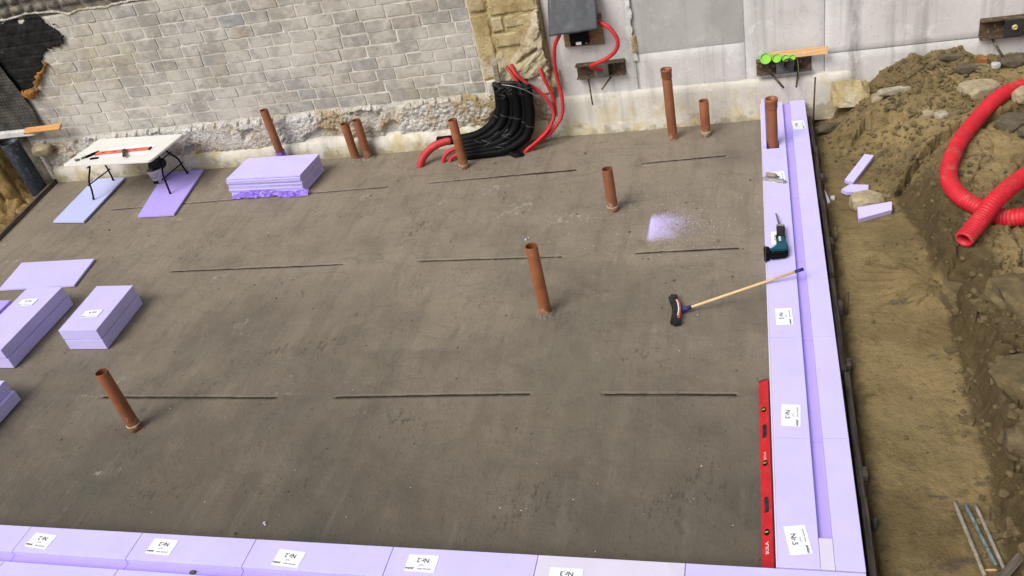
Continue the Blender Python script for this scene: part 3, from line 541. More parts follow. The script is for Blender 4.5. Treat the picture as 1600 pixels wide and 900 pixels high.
for i, (a, b, c, d) in enumerate([(-3.55, -3.365, 1.66, 1.885), (-3.355, -2.86, 1.70, 1.89), (-3.55, -3.06, 1.43, 1.655), (-3.05, -2.86, 1.46, 1.69), (-3.55, -2.86, 1.895, 2.18), (-3.55, -3.2, 2.19, 2.45), (-3.19, -2.86, 2.19, 2.45), (-3.55, -2.86, 2.46, 3.25)]):
    slab_stone(a, b, c, d, 0.075, 0.035, 30 + i, 0.018, M['lime'], pier, lump=0.03)
X, Z = np.meshgrid(np.linspace(-3.60, -2.80, 90), np.linspace(0.66, 2.3, 170)); nn = (fbm(X * 5, Z * 5, 4, 71) - 0.5) * 0.22
top = np.interp(X, [-3.6, -3.5, -3.3, -3.1, -2.95, -2.8], [1.08, 1.16, 1.32, 1.58, 1.92, 2.1]) + nn; ins = (Z < top) & (X < -2.86 + nn * 0.25) & (Z > 0.98 + 0.4 * nn)
dg = ridged((X + Z) * 2.2, (Z - X) * 4.5, 5, 61); Y = WY - 0.085 - 0.10 * sstep(0, 0.25, top - Z) * dg - 0.05 * (fbm(X * 12, Z * 12, 4, 63) - 0.5) + 0.10 * np.exp(-((Z - 1.30 - 0.55 * (X + 3.1)) / 0.025) ** 2) * sstep(-3.32, -3.2, X) * (1 - sstep(-2.98, -2.92, X))
o = obj('broken_face', gridmesh(X, Y, Z, 'broken_face', True, ins[:-1, :-1] & ins[1:, 1:] & ins[:-1, 1:] & ins[1:, :-1]), M['lime_pale'], pier); o.modifiers.new('thickness', 'SOLIDIFY').thickness = 0.06; o.modifiers['thickness'].offset = -1
for i, (a, b, c, d, out) in enumerate([(-3.83, -3.52, 0.72, 0.99, 0.06), (-3.53, -3.2, 0.70, 1.0, 0.07), (-3.21, -2.86, 0.68, 1.0, 0.08), (-2.87, -2.72, 0.74, 1.0, 0.05)]): slab_stone(a, b, c, d, out, 0.07, 50 + i, 0.018, M['lime_pale' if i % 2 else 'mortar'], pier, lump=0.05)

# ================================================================== CONCRETE WALL
cw = thing('concrete_wall', 'pale cast concrete wall with formwork seams and stained foot on the right', 'wall', (0, 0, 0))
obj('wall_core', box(-2.838, 9.0, 11.435, 11.85, 0.0, 3.3), M['plaster'], cw)
def conc_panel(x0, x1, z0, z1, y, seed, m='conc', th=0.02):
    nx = max(4, int((x1 - x0) / 0.05)); nz = max(4, int((z1 - z0) / 0.05)); X, Z = np.meshgrid(np.linspace(x0, x1, nx), np.linspace(z0, z1, nz))
    e = np.minimum(np.minimum(X - x0, x1 - X), np.minimum(Z - z0, z1 - Z)); Y = y + (fbm(X * 2, Z * 2, 4, seed) - 0.5) * 0.014 + np.where(e < 1e-6, th, 0)
    return obj('panel', gridmesh(X, Y, Z, 'panel'), M[m], cw)
conc_panel(-2.836, -1.65, 0.5, 3.3, 11.405, 1); conc_panel(-1.615, -0.185, 0.5, 1.075, 11.412, 2); conc_panel(-1.61, -0.19, 1.085, 3.3, 11.428, 9, 'plaster', 0.004)
conc_panel(-0.175, 0.815, 0.5, 3.3, 11.408, 3); conc_panel(0.825, 9.0, 0.80, 3.3, 11.404, 4); conc_panel(0.825, 9.0, 0.0, 0.795, 11.398, 5)
xs = np.linspace(-1.76, -1.56, 24); zs = np.linspace(1.0, 3.2, 180); X, Z = np.meshgrid(xs, zs); msk = (np.abs(X + 1.66 + 0.10 * (fbm(Z * 2.2, X * 0, 4, 8) - 0.5)) < 0.02 + 0.09 * (fbm(X * 9, Z * 9, 4, 18) - 0.22))
obj('patch', gridmesh(X, 11.393 + (fbm(X * 20, Z * 14, 4, 5) - 0.5) * 0.02, Z, 'patch', True, msk[:-1, :-1] & msk[1:, 1:]), M['conc'], cw)
slab_stone(-1.70, -1.60, 1.10, 1.36, 0.012, 0.01, 71, 0.02, M['lime'], cw, 11.40)
xs = np.linspace(-3.05, 1.9, 280); pr = [(0.03, 0.575), (-0.015, 0.565), (-0.040, 0.54), (-0.050, 0.47), (-0.055, 0.35), (-0.065, 0.22), (-0.08, 0.12), (-0.10, 0.05), (-0.12, -0.05)]
X = np.tile(xs, (len(pr), 1)); Z = np.array([[p[1]] * len(xs) for p in pr]) + np.interp(X, [-3, 0, 1.6], [0.02, -0.02, -0.02]); Y = np.array([[p[0]] * len(xs) for p in pr]) + 11.40 + (fbm(X * 3, Z * 5, 4, 6) - 0.5) * 0.03 + 0.16 * sstep(0.95, 1.6, X)
obj('plinth', gridmesh(X[::-1], Y[::-1], Z[::-1], 'plinth'), M['plinth'], cw)

# ================================================================== upper left: old stones, bitumen, membrane, mounting foam
ow = thing('old_stone_wall', 'dark old rubble stone masonry above the black coating at upper left', 'wall', (0, 0, 0))
obj('wall_core', box(-16, -8.0, WY + 0.02, WY + 0.4, 2.80, 3.6), M['old_stone'], ow)
obj('wall_core', box(-16, -12.302, WY + 0.03, WY + 0.4, 0.0, 2.80), M['old_stone'], ow)
z = 2.88
for row in range(4):
    x = -14.0 + rnd.uniform(0, 0.2)
    while x < -8.2:
        w = rnd.uniform(0.18, 0.42); zt = z + rnd.uniform(0.13, 0.17)
        slab_stone(x, x + w - 0.02, z + max(0, (x + 10.9) * 0.012), zt + 0.0, 0.03 + rnd.uniform(0, 0.04), 0.04, int(1000 + x * 10 + row * 99), 0.035, M['old_stone'], ow, WY + 0.02, 0.02); x += w
    z += 0.16
X, Z = np.meshgrid(np.linspace(-13, -8.2, 200), np.linspace(-0.02, 0.02, 5)); Zt = np.interp(X, [-13, -11.5, -10.8, -10.2, -8.2], [2.83, 2.84, 2.87, 2.80, 2.83])
o = obj('mortar_ledge', gridmesh(X, WY - 0.03 + (Z / 0.02) ** 2 * 0.04 + (fbm(X * 6, Z * 20, 4, 2) - 0.5) * 0.05, Zt + Z + (fbm(X * 4, X * 0, 3, 7) - 0.5) * 0.08, 'mortar_ledge'), M['rubble']); tag(o, 'narrow pale mortar ledge running along the top of the block wall', 'ledge')
def in_poly(X, Z, poly):
    c = np.zeros(X.shape, bool); n = len(poly)
    for i in range(n):
        (x1, z1), (x2, z2) = poly[i], poly[(i + 1) % n]
        cond = ((z1 > Z) != (z2 > Z)) & (X < (x2 - x1) * (Z - z1) / (z2 - z1 + 1e-9) + x1); c ^= cond
    return c
TAR = [(-14, 1.2), (-11.86, 1.3), (-11.86, 1.62), (-11.64, 1.64), (-11.50, 1.80), (-11.30, 1.84), (-11.28, 2.05), (-11.08, 2.16), (-10.82, 2.19), (-10.90, 2.30), (-10.62, 2.40), (-10.46, 2.44), (-10.58, 2.62), (-10.72, 2.80), (-11.0, 2.845), (-11.3, 2.80), (-14, 2.82)]
xs = np.linspace(-13.2, -10.3, 190); zs = np.linspace(1.2, 2.9, 115); X, Z = np.meshgrid(xs, zs)
Xn = X + (fbm(X * 6, Z * 6, 4, 3) - 0.5) * 0.30 + (fbm(X * 22, Z * 22, 3, 43) - 0.5) * 0.16; Zn = Z + (fbm(X * 6, Z * 6, 4, 13) - 0.5) * 0.26; ins = in_poly(Xn, Zn, TAR); cm = ins[:-1, :-1] & ins[1:, 1:] & ins[:-1, 1:] & ins[1:, :-1]
row = np.floor((Z - 0.785) / 0.1815); fz = (Z - 0.785) / 0.1815 - row; fx = (X + 12.28 + 0.19 * (row % 2)) / 0.392 % 1; gr = (np.minimum(fz, 1 - fz) < 0.09) | (np.minimum(fx, 1 - fx) < 0.04)
o = obj('bitumen_coat', gridmesh(X, WY - 0.035 + gr * 0.005 - 0.035 * sstep(-11.3, -10.6, X) * fbm(X * 3, Z * 3, 3, 4) - (fbm(X * 9, Z * 9, 4, 6) - 0.5) * 0.03, Z, 'bitumen_coat', True, cm), M['tar'])
o.modifiers.new('thickness', 'SOLIDIFY').thickness = 0.02
tag(o, 'torn black bitumen coating over blocks at the upper left corner', 'coating')
pth = resample(catmull([(-11.10, WY - 0.05, 2.10), (-11.24, WY - 0.05, 1.98), (-11.38, WY - 0.06, 1.88), (-11.46, WY - 0.06, 1.76), (-11.62, WY - 0.07, 1.64), (-11.78, WY - 0.07, 1.62), (-11.84, WY - 0.06, 1.72)]), 0.022)
V, Fc = tube_geo(pth, 0.05, 14, lambda i: 0.012 + 0.03 * vnoise(np.array(i * 0.35), np.array(2.0), 4) + 0.030 * (28 < i < 42)); A = np.array([v[:] for v in V]); nn = (fbm(A[:, 0] * 13, A[:, 2] * 13 + A[:, 1] * 9, 4, 4) - 0.5) * 0.13
V = [Vector(v) + Vector((n, n * 0.6, -n)) for v, n in zip(V, nn)]
tag(obj('mounting_foam', mk('mounting_foam', V, Fc, True), M['pu']), 'lumpy orange mounting foam bead along the torn black coating', 'foam bead')
xs = np.linspace(-14, -11.80, 300); zs = np.linspace(1.05, 2.32, 170); X, Z = np.meshgrid(xs, zs); X = X - 0.05 * (Z - 1.05) - 0.10 * sstep(1.6, 2.3, Z)
Y = 11.30 - 0.016 * np.abs(np.sin(X * math.pi / 0.055)) ** 0.7 * (0.6 + 0.4 * np.abs(np.sin(Z * math.pi / 0.055))) - (fbm(X * 1.5, Z * 1.5, 3, 5) - 0.5) * 0.10
o = obj('dimpled_membrane', gridmesh(X, Y, Z, 'dimpled_membrane'), M['membrane']); o.modifiers.new('thickness', 'SOLIDIFY').thickness = 0.006; tag(o, 'black dimpled drainage membrane hanging at the far left edge', 'membrane')
o = obj('concrete_ledge', box(-14, -11.93, 11.22, 11.375, 0.93, 1.035, 0.012), M['conc']); tag(o, 'narrow pale concrete ledge below the black dimpled membrane', 'ledge')
o = obj('plank', box(-0.37, 0.37, -0.06, 0.06, -0.018, 0.018, 0.004), M['wood_orange'], None, (-11.66, 11.16, 1.06), (0.5, 0, 0.03)); tag(o, 'short orange wooden plank beside the dark blue pipe top', 'plank')
bp = thing('drain_pipe', 'wide dark slate blue plastic pipe standing in soil at the left', 'pipe', (-12.28, 11.02, -0.1)); bp.rotation_euler = (0.0, -0.06, 0)
obj('tube', lathe([(0.15, 0), (0.15, 1.04), (0.147, 1.045), (0.14, 1.045), (0.14, 0.0)], 32), M['blue_pipe'], bp)
o = obj('embedded_stone', rock(0.15, 31, (1.3, 0.9, 0.7), 0.3), M['stone'], None, (-11.98, 11.24, 0.66), (0.2, 0.1, 0.3)); tag(o, 'pale angular stone jutting out beside the dark blue pipe', 'stone')

# ================================================================== formwork boards round the slab
def plank_run(name, pts, label, cat, w, zt, zb, group=None, m='wood_dark'):
    (xa, ya), (xb, yb) = pts; L = math.hypot(xb - xa, yb - ya); o = obj(name, box(-L / 2, L / 2, -w / 2, w / 2, zb, zt, 0.006), M[m], None, ((xa + xb) / 2, (ya + yb) / 2, 0), (0, 0, math.atan2(yb - ya, xb - xa)))
    tag(o, label, cat, group); return o
plank_run('form_board', ((-11.62, 8.55), (-12.12, 11.28)), 'long weathered formwork board along the left slab edge', 'board', 0.055, 0.065, -0.2)
plank_run('form_board', ((-10.9, 4.0), (-11.60, 8.45)), 'weathered formwork board continuing the left slab edge towards the camera', 'board', 0.055, 0.06, -0.2)
yy = 3.0
segs = [(3.05, 4.62, 'formwork board beside the foam trough nearest the camera'), (4.64, 6.05, 'second formwork board from the camera beside the right foam trough'), (6.09, 7.5, 'third formwork board from the camera beside the right foam trough'), (7.54, 9.0, 'formwork board beside the foam trough level with the saw'), (9.03, 10.35, 'formwork board beside the foam trough opposite the foam offcuts'), (10.38, 11.25, 'formwork board at the far end of the right foam trough')]
for i, (a, b, l) in enumerate(segs):
    plank_run('form_board', ((0.618 + 0.010 * (i % 2), a), (0.626 + 0.006 * ((i + 1) % 3), b)), 'dark weathered ' + l, 'board', 0.048, 0.045 - 0.02 * (i % 3), -0.22, 'formwork boards outside the right foam troughs')
for i, (y, h, l) in enumerate([(3.9, 0.02, 'nearest the camera'), (4.9, 0.05, 'second from the camera'), (6.2, 0.04, 'third from the camera'), (7.05, 0.06, 'level with the broom handle tip'), (8.2, 0.03, 'level with the saw'), (9.6, 0.05, 'near the foam offcuts')]):
    o = obj('wooden_stake', box(-0.022, 0.022, -0.05, 0.05, -0.3, h, 0.006), M['wood_dark'], None, (0.668, y, -0.03), (0, 0.03, rnd.uniform(-0.1, 0.1))); tag(o, 'short grey wooden stake against the outer formwork, ' + l, 'stake', 'stakes of the outer formwork')
o = obj('rebar_stake', tube([(0.66, 11.12, -0.2), (0.672, 11.14, 0.2), (0.69, 11.16, 0.60)], 0.011, 8), M['rust']); tag(o, 'thin dark rebar stake upright by the far end of the foam trough', 'stake')
o = obj('rebar_stub', tube([(0.735, 8.36, -0.2), (0.73, 8.37, 0.06)], 0.016, 8), M['rust']); tag(o, 'dark round stake end in soil beside the saw end of the trough', 'stake')
o = obj('rebar_stub', tube([(0.72, 7.02, -0.2), (0.735, 7.03, 0.16)], 0.013, 8), M['rust']); tag(o, 'thin dark rod upright in soil beyond the broom handle tip', 'stake')
o = obj('tube_stub', lathe([(0.022, -0.2), (0.022, -0.02), (0.015, -0.018), (0.015, -0.2)], 12), M['plate_dark'], None, (0.70, 4.46, 0.0)); tag(o, 'tiny open dark tube end in soil beside the nearest foam trough', 'tube')
# ================================================================== FOAM TROUGHS
ZT = 0.25
def label_part(parent, x, y, z, rz, num, w=0.245, h=0.150, tilt=0.0):
    b = obj('label', box(-w / 2, w / 2, -h / 2, h / 2, 0, 0.0025), M['paper'], parent, (x, y, z + 0.001), (0, 0, rz + tilt)); b['label'] = 'white printed paper label reading ' + num
    obj('lettering', text_mesh(num, 0.054, 0.0006), M['ink'], b, (-0.005, -0.026, 0.004))
    obj('lettering', text_mesh('Aug.07', 0.015), M['ink'], b, (0, 0.018, 0.004))
    obj('lettering', text_mesh('Jackodur Atlas', 0.019, 0.0), M['ink'], b, (-0.032, 0.051, 0.004))
    obj('lettering', text_mesh('jackon', 0.026, 0.0008, 0.3), M['ink'], b, (0.085, 0.051, 0.004))
    return b
def trough(label, x0, x1, y0, y1, along, groove, num=None, lab=None, lrot=0, m='foam', notch=None, plug=0, group='foam trough elements'):
    """x0..x1,y0..y1: plan; along 'y' or 'x'; groove: (inner block width, groove width) measured from the slab side"""
    t = thing('foam_trough', label, 'foam element', ((x0 + x1) / 2, (y0 + y1) / 2, 0), 0, group); cx, cy = (x0 + x1) / 2, (y0 + y1) / 2
    B = lambda a, b, c, d, e, f, bev=0.002: box(a - cx, b - cx, c - cy, d - cy, e, f, bev)
    g = 0.0025; a, w = groove
    if along == 'y':
        y0 += g; y1 -= g
        if notch:
            n0, n1, ny0, ny1 = notch
            me = boxes([(x0 - cx, n0 - cx, ny0 - cy + 0.001, y1 - cy, 0.08, ZT + 0.07), (n1 - cx, x0 + a - cx, ny0 - cy + 0.001, y1 - cy, 0.08, ZT), (x0 - cx, x0 + a - cx, y0 - cy, ny0 - cy, 0.08, ZT), (n0 + 0.001 - cx, n1 - 0.001 - cx, ny1 - cy, y1 - cy - 0.001, 0.08, ZT - 0.001)], 0.003)
            obj('inner_block', me, M[m], t)
        else:
            obj('inner_block', B(x0, x0 + a, y0, y1, 0.08, ZT), M[m], t)
        obj('edge_strip', B(x0 - 0.014, x0 - 0.001, y0, y1, 0.0, ZT - 0.004, 0.002), M['foam_pale'], t)
        obj('outer_block', B(x0 + a + w, x1, y0, y1, 0.08, ZT), M[m], t); obj('base', B(x0 + 0.001, x1 - 0.001, y0, y1, 0.0, 0.079), M[m], t)
        if w > 0.001: obj('tinted_groove_floor', B(x0 + a + 0.001, x0 + a + w - 0.001, y0, y1, 0.0795, ZT - 0.045, 0.0), M['foam_deep'], t)  # deeper foam colour stands for light bounced between the groove sides
    else:
        x0 += g; x1 -= g
        obj('inner_block', B(x0, x1, y1 - a, y1, 0.08, ZT), M[m], t); obj('outer_block', B(x0, x1, y0, y1 - a - w, 0.08, ZT), M[m], t); obj('base', B(x0, x1, y0 + 0.001, y1 - 0.001, 0.0, 0.079), M[m], t)
        if w > 0.001: obj('tinted_groove_floor', B(x0, x1, y1 - a - w + 0.001, y1 - a - 0.001, 0.0795, ZT - 0.055, 0.0), M['foam_deep'], t)  # bounced light painted in by the deeper colour here too
    if plug: obj('groove_plug', B(x0 + a + 0.002, x0 + a + w - 0.002, y0 + 0.001, y0 + plug, ZT - 0.044, ZT - 0.001), M['foam_pale'], t)
    if num: label_part(t, lab[0] - cx, lab[1] - cy, ZT, lrot, num, tilt=lab[2] if len(lab) > 2 else 0)
    return t
R90 = -math.pi / 2
ys = [3.80, 5.02, 6.27, 7.52, 8.77, 9.90, 11.27]
trough('lavender foam trough element with Nr.5 label nearest the camera on the right', 0, 0.56, ys[0], ys[1], 'y', (0.275, 0.095), 'Nr.5', (0.138, 4.035, 0.16), R90, plug=0.26)
trough('lavender foam trough element with Nr.5 label, second from the camera on the right', 0, 0.56, ys[1], ys[2], 'y', (0.275, 0.095), 'Nr.5', (0.142, 5.27, -0.05), R90)
trough('lavender foam trough element under the tip of the broom handle', 0, 0.56, ys[2], ys[3], 'y', (0.275, 0.095), 'Nr.5', (0.135, 6.57, 0.03), R90)
trough('lavender foam trough element under the cordless saw', 0, 0.56, ys[3], ys[4], 'y', (0.275, 0.095), 'Nr.5', (0.125, 7.91, 0.0), R90)
trough('lavender foam trough element under the silver trowel', 0, 0.56, ys[4], ys[5], 'y', (0.275, 0.095), 'Nr.5', (0.160, 9.21, 0.05), R90)
trough('lavender foam trough element notched around the clay pipe by the wall', 0, 0.56, ys[5], ys[6], 'y', (0.275, 0.095), 'Nr.6', (0.45, 10.52, 0.08), R90, notch=(0.045, 0.195, 9.935, 10.16))
xs = [-7.6, -6.42, -5.22, -4.10, -2.87, -1.70, -0.625, 0.56]
names = [None, 'lavender foam trough with Nr.2 label at the lower left corner', 'lavender foam trough with Nr.2 label, second from the lower left corner', 'lavender foam trough with Nr.2 label, third from the lower left corner', 'lavender foam trough with Nr.2 label beside the pale greyish element', 'pale greyish foam trough with Nr.3 label in the bottom row', 'unlabelled lavender foam element closing the bottom row at the right corner']
labs = [None, (-6.20, 3.645, -0.08), (-4.94, 3.66, -0.03), (-3.72, 3.625, -0.07), (-2.59, 3.655, 0.0), (-1.465, 3.615, 0.0), None]
for i in range(7):
    if not names[i]:
        trough('lavender foam trough cut by the left frame edge in the bottom row', xs[i], xs[i + 1], 3.18, 3.79, 'x', (0.27, 0.10)); continue
    trough(names[i], xs[i], xs[i + 1], 3.18, 3.79, 'x', (0.27, 0.10 if i < 4 else 0.0), None if i == 6 else ('Nr.3' if i == 5 else 'Nr.2'), labs[i], math.pi, 'foam_pale' if i == 5 else 'foam')
o = obj('foam_plug', rock(0.022, 3, (1.5, 1, 0.5), 0.3, 2), M['wood_dark'], None, (-4.55, 3.47, ZT - 0.045)); tag(o, 'small dark clod lying in the groove of the bottom trough', 'clod')

# ================================================================== CLAY PIPES
def clay_pipe(label, x, y, h, kind, z0=-0.05, r=0.065, tilt=(0, 0)):
    t = thing('clay_pipe', label, 'pipe', (x, y, 0), 0, 'terracotta drain pipes'); t.rotation_euler = (tilt[0], tilt[1], rnd.uniform(0, 6))
    hb = h - (0.13 if 'socket' in kind else 0)
    obj('tube', edgesplit(obj('x', lathe([(r, z0), (r, hb), (r - 0.002, hb + 0.003), (r - 0.008, hb + 0.003), (r - 0.008, z0)], 32), M['clay'])).data, M['clay'], t)
    bpy.data.objects.remove(bpy.data.objects['x'])
    for c in t.children: edgesplit(c)
    if 'socket' in kind:
        s = obj('socket', lathe([(r + 0.001, hb - 0.005), (r + 0.004, hb), (r + 0.007, hb + 0.02), (r + 0.007, hb + 0.085), (r + 0.012, hb + 0.095), (r + 0.012, hb + 0.115), (r + 0.008, hb + 0.13), (r + 0.001, hb + 0.13), (r - 0.001, hb + 0.02)], 32), M['clay'], t)
    if 'ring' in kind:
        obj('collar', lathe([(r + 0.001, -0.03), (r + 0.006, -0.03), (r + 0.007, 0.055), (r + 0.005, 0.06), (r + 0.001, 0.06)], 32), M['clay'], t)
        obj('seal_ring', lathe([(r + 0.001, 0.058), (r + 0.0075, 0.060), (r + 0.0075, 0.067), (r + 0.001, 0.069)], 32), M['plinth'], t)
    if 'grout' in kind:
        V = []; Fc = []; n = 36
        for j, (rr, zz) in enumerate([(r - 0.002, 0.03), (r + 0.012, 0.028), (r + 0.035, 0.012), (r + 0.06, -0.02)]):
            for k in range(n):
                a = 2 * math.pi * k / n; q = rr + (rnd.uniform(-0.008, 0.012) if j else 0); V.append((q * math.cos(a), q * math.sin(a), zz + (rnd.uniform(-0.008, 0.012) if 0 < j < 3 else 0)))
        for j in range(3):
            for k in range(n): Fc.append((j * n + k, j * n + (k + 1) % n, (j + 1) * n + (k + 1) % n, (j + 1) * n + k))
        obj('grout', mk('grout', V, Fc, False), M['floor'], t)
    return t
clay_pipe('brown clay pipe standing alone at the lower left of the slab', -6.41, 5.27, 0.78, 'ring')
clay_pipe('tall brown clay pipe standing in the middle of the slab', -2.29, 7.04, 0.87, 'grout')
clay_pipe('brown clay pipe beside the scattered foam dust', -1.81, 9.11, 0.58, 'ring')
clay_pipe('tallest clay pipe with socket before the concrete wall', -1.19, 10.93, 1.03, 'socket')
clay_pipe('short clay pipe between tall socket pipe and foam trough', -0.74, 10.96, 0.51, 'ring')
clay_pipe('clay pipe with socket rising through the foam trough', 0.118, 10.02, 0.88, 'socket')
clay_pipe('clay pipe in front of the black cable duct bundle', -4.17, 10.57, 0.76, 'ring')
clay_pipe('right one of the two clay pipes close together by the wall', -5.92, 11.14, 0.66, 'grout')
clay_pipe('left one of the two clay pipes close together by the wall', -6.13, 11.13, 0.62, 'grout')
clay_pipe('clay pipe behind the stack of thin foam boards', -7.39, 11.12, 0.985, '')
V, Fc = [], []
for j in range(6):
    for k in range(28):
        a = 2 * math.pi * k / 28; rr = 0.071 + 0.05 * (1 - j / 5) ** 2 + rnd.uniform(0, 0.012); V.append((-7.39 + rr * math.cos(a), 11.12 + rr * math.sin(a), 0.005 + 0.055 * j + rnd.uniform(-0.01, 0.01)))
for j in range(5):
    for k in range(28): Fc.append((j * 28 + k, j * 28 + (k + 1) % 28, (j + 1) * 28 + (k + 1) % 28, (j + 1) * 28 + k))
tag(obj('film_wrap', mk('film_wrap', V, Fc), M['film']), 'purple plastic film wrapped round the clay pipe behind the stack', 'film')

# ================================================================== FOAM BOARDS AND BLOCKS
def poly_board(name, poly, z0, z1, m, label, cat, group=None, bev=0.003):
    cx = sum(p[0] for p in poly) / len(poly); cy = sum(p[1] for p in poly) / len(poly)
    o = obj(name, prism([(a - cx, b - cy) for a, b in poly], 0, z1 - z0, bev), M[m], None, (cx, cy, z0)); tag(o, label, cat, group); return o
poly_board('foam_board', [(-10.99, 9.77), (-10.33, 9.70), (-10.52, 11.15), (-11.2, 11.19)], 0.012, 0.042, 'foam_blue', 'pale bluish foam board flat under the left table legs', 'foam board')
poly_board('foam_board', [(-9.33, 9.74), (-8.65, 9.72), (-8.96, 11.19), (-9.75, 11.22)], 0.012, 0.042, 'foam_deep', 'purple foam board flat under the right table legs', 'foam board')
poly_board('foam_board', [(-10.49, 7.90), (-9.18, 7.92), (-9.31, 8.58), (-10.64, 8.58)], 0.012, 0.042, 'foam', 'single lavender foam board flat behind the foam blocks at left', 'foam board')
ords = ['lowest', 'second from the bottom', 'third from the bottom', 'fourth from the bottom', 'fifth from the bottom', 'fifth from the top', 'fourth from the top', 'third from the top', 'second from the top', 'topmost']
for i in range(10):
    o = obj('foam_board', box(-0.655, 0.655, -0.335, 0.335, 0, 0.0230, 0.002), M['foam'], None, (-7.225 + rnd.uniform(-0.014, 0.014), 10.52 + rnd.uniform(-0.014, 0.014), 0.012 + 0.0303 * i), (0, 0, -0.055 + rnd.uniform(-0.006, 0.006)))
    tag(o, ('lavender foam board, ' + ords[i] + ' in the stack near the wall'), 'foam board', 'thin foam boards in the stack')
xs_ = np.linspace(-7.86, -6.50, 110); r_ = np.linspace(0, 1, 14); X, T = np.meshgrid(xs_, r_)
prof = 0.12 * (0.35 + fbm(X * 3.5, X * 0, 3, 4)); Z = 0.075 * (1 - T) * (0.2 + 1.2 * fbm(X * 5, T, 3, 6)) * sstep(-7.86, -7.7, X) + 0.012; Y = 10.235 - 0.055 * (X + 7.2) - 0.02 - prof * 1.3 * T + 0.0 + (fbm(X * 20, T * 5, 3, 2) - 0.5) * 0.06 * (T > 0.05); Z = Z + (fbm(X * 24, T * 7, 3, 12)) * 0.035 * np.sin(np.pi * T) + 0.004; Y = np.minimum(Y, 10.175 - 0.055 * (X + 7.2))
tag(obj('plastic_film', gridmesh(X, Y, Z, 'plastic_film', False), M['film']), 'crumpled purple plastic film along the foot of the board stack', 'film')
b2 = [(-8.24, 6.57), (-7.67, 6.56), (-7.75, 7.47), (-8.33, 7.49)]; b1 = [(-9.40, 6.24), (-8.82, 6.23), (-8.89, 7.51), (-9.48, 7.54)]; b3 = [(-8.82, 4.42), (-8.20, 4.44), (-8.26, 5.68), (-8.88, 5.70)]; b4 = [(-10.25, 6.20), (-9.66, 6.18), (-9.74, 7.40), (-10.33, 7.42)]
def shift(p, dx, dy): return [(a + dx, b + dy) for a, b in p]
poly_board('foam_block', b2, 0.012, 0.155, 'foam', 'lower foam block of the short two-block stack at left', 'foam block', 'stacked foam blocks')
t2 = poly_board('foam_block', shift(b2, -0.010, 0.006), 0.162, 0.302, 'foam', 'upper foam block with label on the short two-block stack', 'foam block', 'stacked foam blocks')
poly_board('foam_block', shift(b1, 0.0, 0.0), 0.012, 0.155, 'foam', 'lower foam block of the long two-block stack at left', 'foam block', 'stacked foam blocks')
t1 = poly_board('foam_block', shift(b1, -0.016, 0.0), 0.162, 0.302, 'foam', 'upper foam block with label on the long two-block stack', 'foam block', 'stacked foam blocks')
poly_board('foam_block', b3, 0.012, 0.155, 'foam', 'lower foam block of the stack cut by the left frame edge nearest the camera', 'foam block', 'stacked foam blocks')
poly_board('foam_block', shift(b3, -0.05, 0.004), 0.158, 0.302, 'foam', 'upper foam block of the stack cut by the left frame edge nearest the camera', 'foam block', 'stacked foam blocks')
poly_board('foam_block', b4, 0.012, 0.20, 'foam_deep', 'foam block mostly outside the left frame behind the long stack', 'foam block', 'stacked foam blocks')
label_part(t2, 0.03, -0.14, 0.144, math.pi + 0.08, 'Nr.4', 0.25, 0.15); label_part(t1, -0.05, 0.30, 0.144, math.pi + 0.05, 'Nr.4', 0.25, 0.15)

# ================================================================== TABLE AND WHAT LIES ON IT
tb = thing('folding_table', 'white folding table with black metal legs on two foam boards', 'table', (-9.90, 10.73, 0.0), -0.075)
W2, D2, TZ = 0.895, 0.46, 0.735
poly = []
for sx, sy in ((1, -1), (1, 1), (-1, 1), (-1, -1)):
    for k in range(5):
        a = {(1, -1): -math.pi / 2, (1, 1): 0, (-1, 1): math.pi / 2, (-1, -1): math.pi}[(sx, sy)] + k * math.pi / 8; poly.append((sx * (W2 - 0.07) + 0.07 * math.cos(a), sy * (D2 - 0.07) + 0.07 * math.sin(a)))
obj('table_top', prism(poly, TZ - 0.035, TZ, 0.007), M['white'], tb)
def loc2(x, y): c, s = math.cos(0.075), math.sin(0.075); dx, dy = x + 9.90, y - 10.73; return (dx * c - dy * s, dx * s + dy * c)
for (fa, fb) in (((-10.64, 10.41), (-10.70, 11.06)), ((-9.13, 10.40), (-9.21, 11.08))):
    A = loc2(*fa); B_ = loc2(*fb); inn = 0.10 if A[0] < 0 else -0.02
    for P, sg in ((A, 1), (B_, -1)):
        obj('leg', tube(catmull([(P[0] + inn, P[1] * 0.45, 0.70), (P[0] + inn * 0.7, P[1] * 0.52, 0.55), (P[0] + inn * 0.4, P[1] * 0.85, 0.36), (P[0] + inn * 0.3, P[1] * 0.92, 0.22), (P[0], P[1], 0.043)], 6), 0.0145, 10), M['black'], tb)
        obj('foot_cap', lathe([(0.0, 0.0425), (0.019, 0.0425), (0.019, 0.075), (0.014, 0.08)], 12), M['black_matte'], tb, (P[0], P[1], 0))
    xm = (A[0] + B_[0]) / 2
    obj('crossbar', tube([(xm + inn * 0.35, A[1] * 0.88, 0.28), (xm + inn * 0.35, B_[1] * 0.88, 0.28)], 0.011, 8), M['black'], tb); obj('crossbar', tube([(xm + inn * 0.72, A[1] * 0.55, 0.54), (xm + inn * 0.72, B_[1] * 0.55, 0.54)], 0.011, 8), M['black'], tb)
    obj('brace', tube(catmull([(xm + inn * 0.8, -0.09, 0.55), (xm + inn * 1.0 + (0.07 if A[0] < 0 else -0.07), -0.06, 0.58), (xm + inn * 1.0 + (0.20 if A[0] < 0 else -0.20), -0.03, 0.695)], 5), 0.010, 8), M['black'], tb)
obj('under_frame', boxes([(-0.80, 0.80, -0.36, -0.34, TZ - 0.06, TZ - 0.036), (-0.80, 0.80, 0.34, 0.36, TZ - 0.06, TZ - 0.036)]), M['black'], tb)
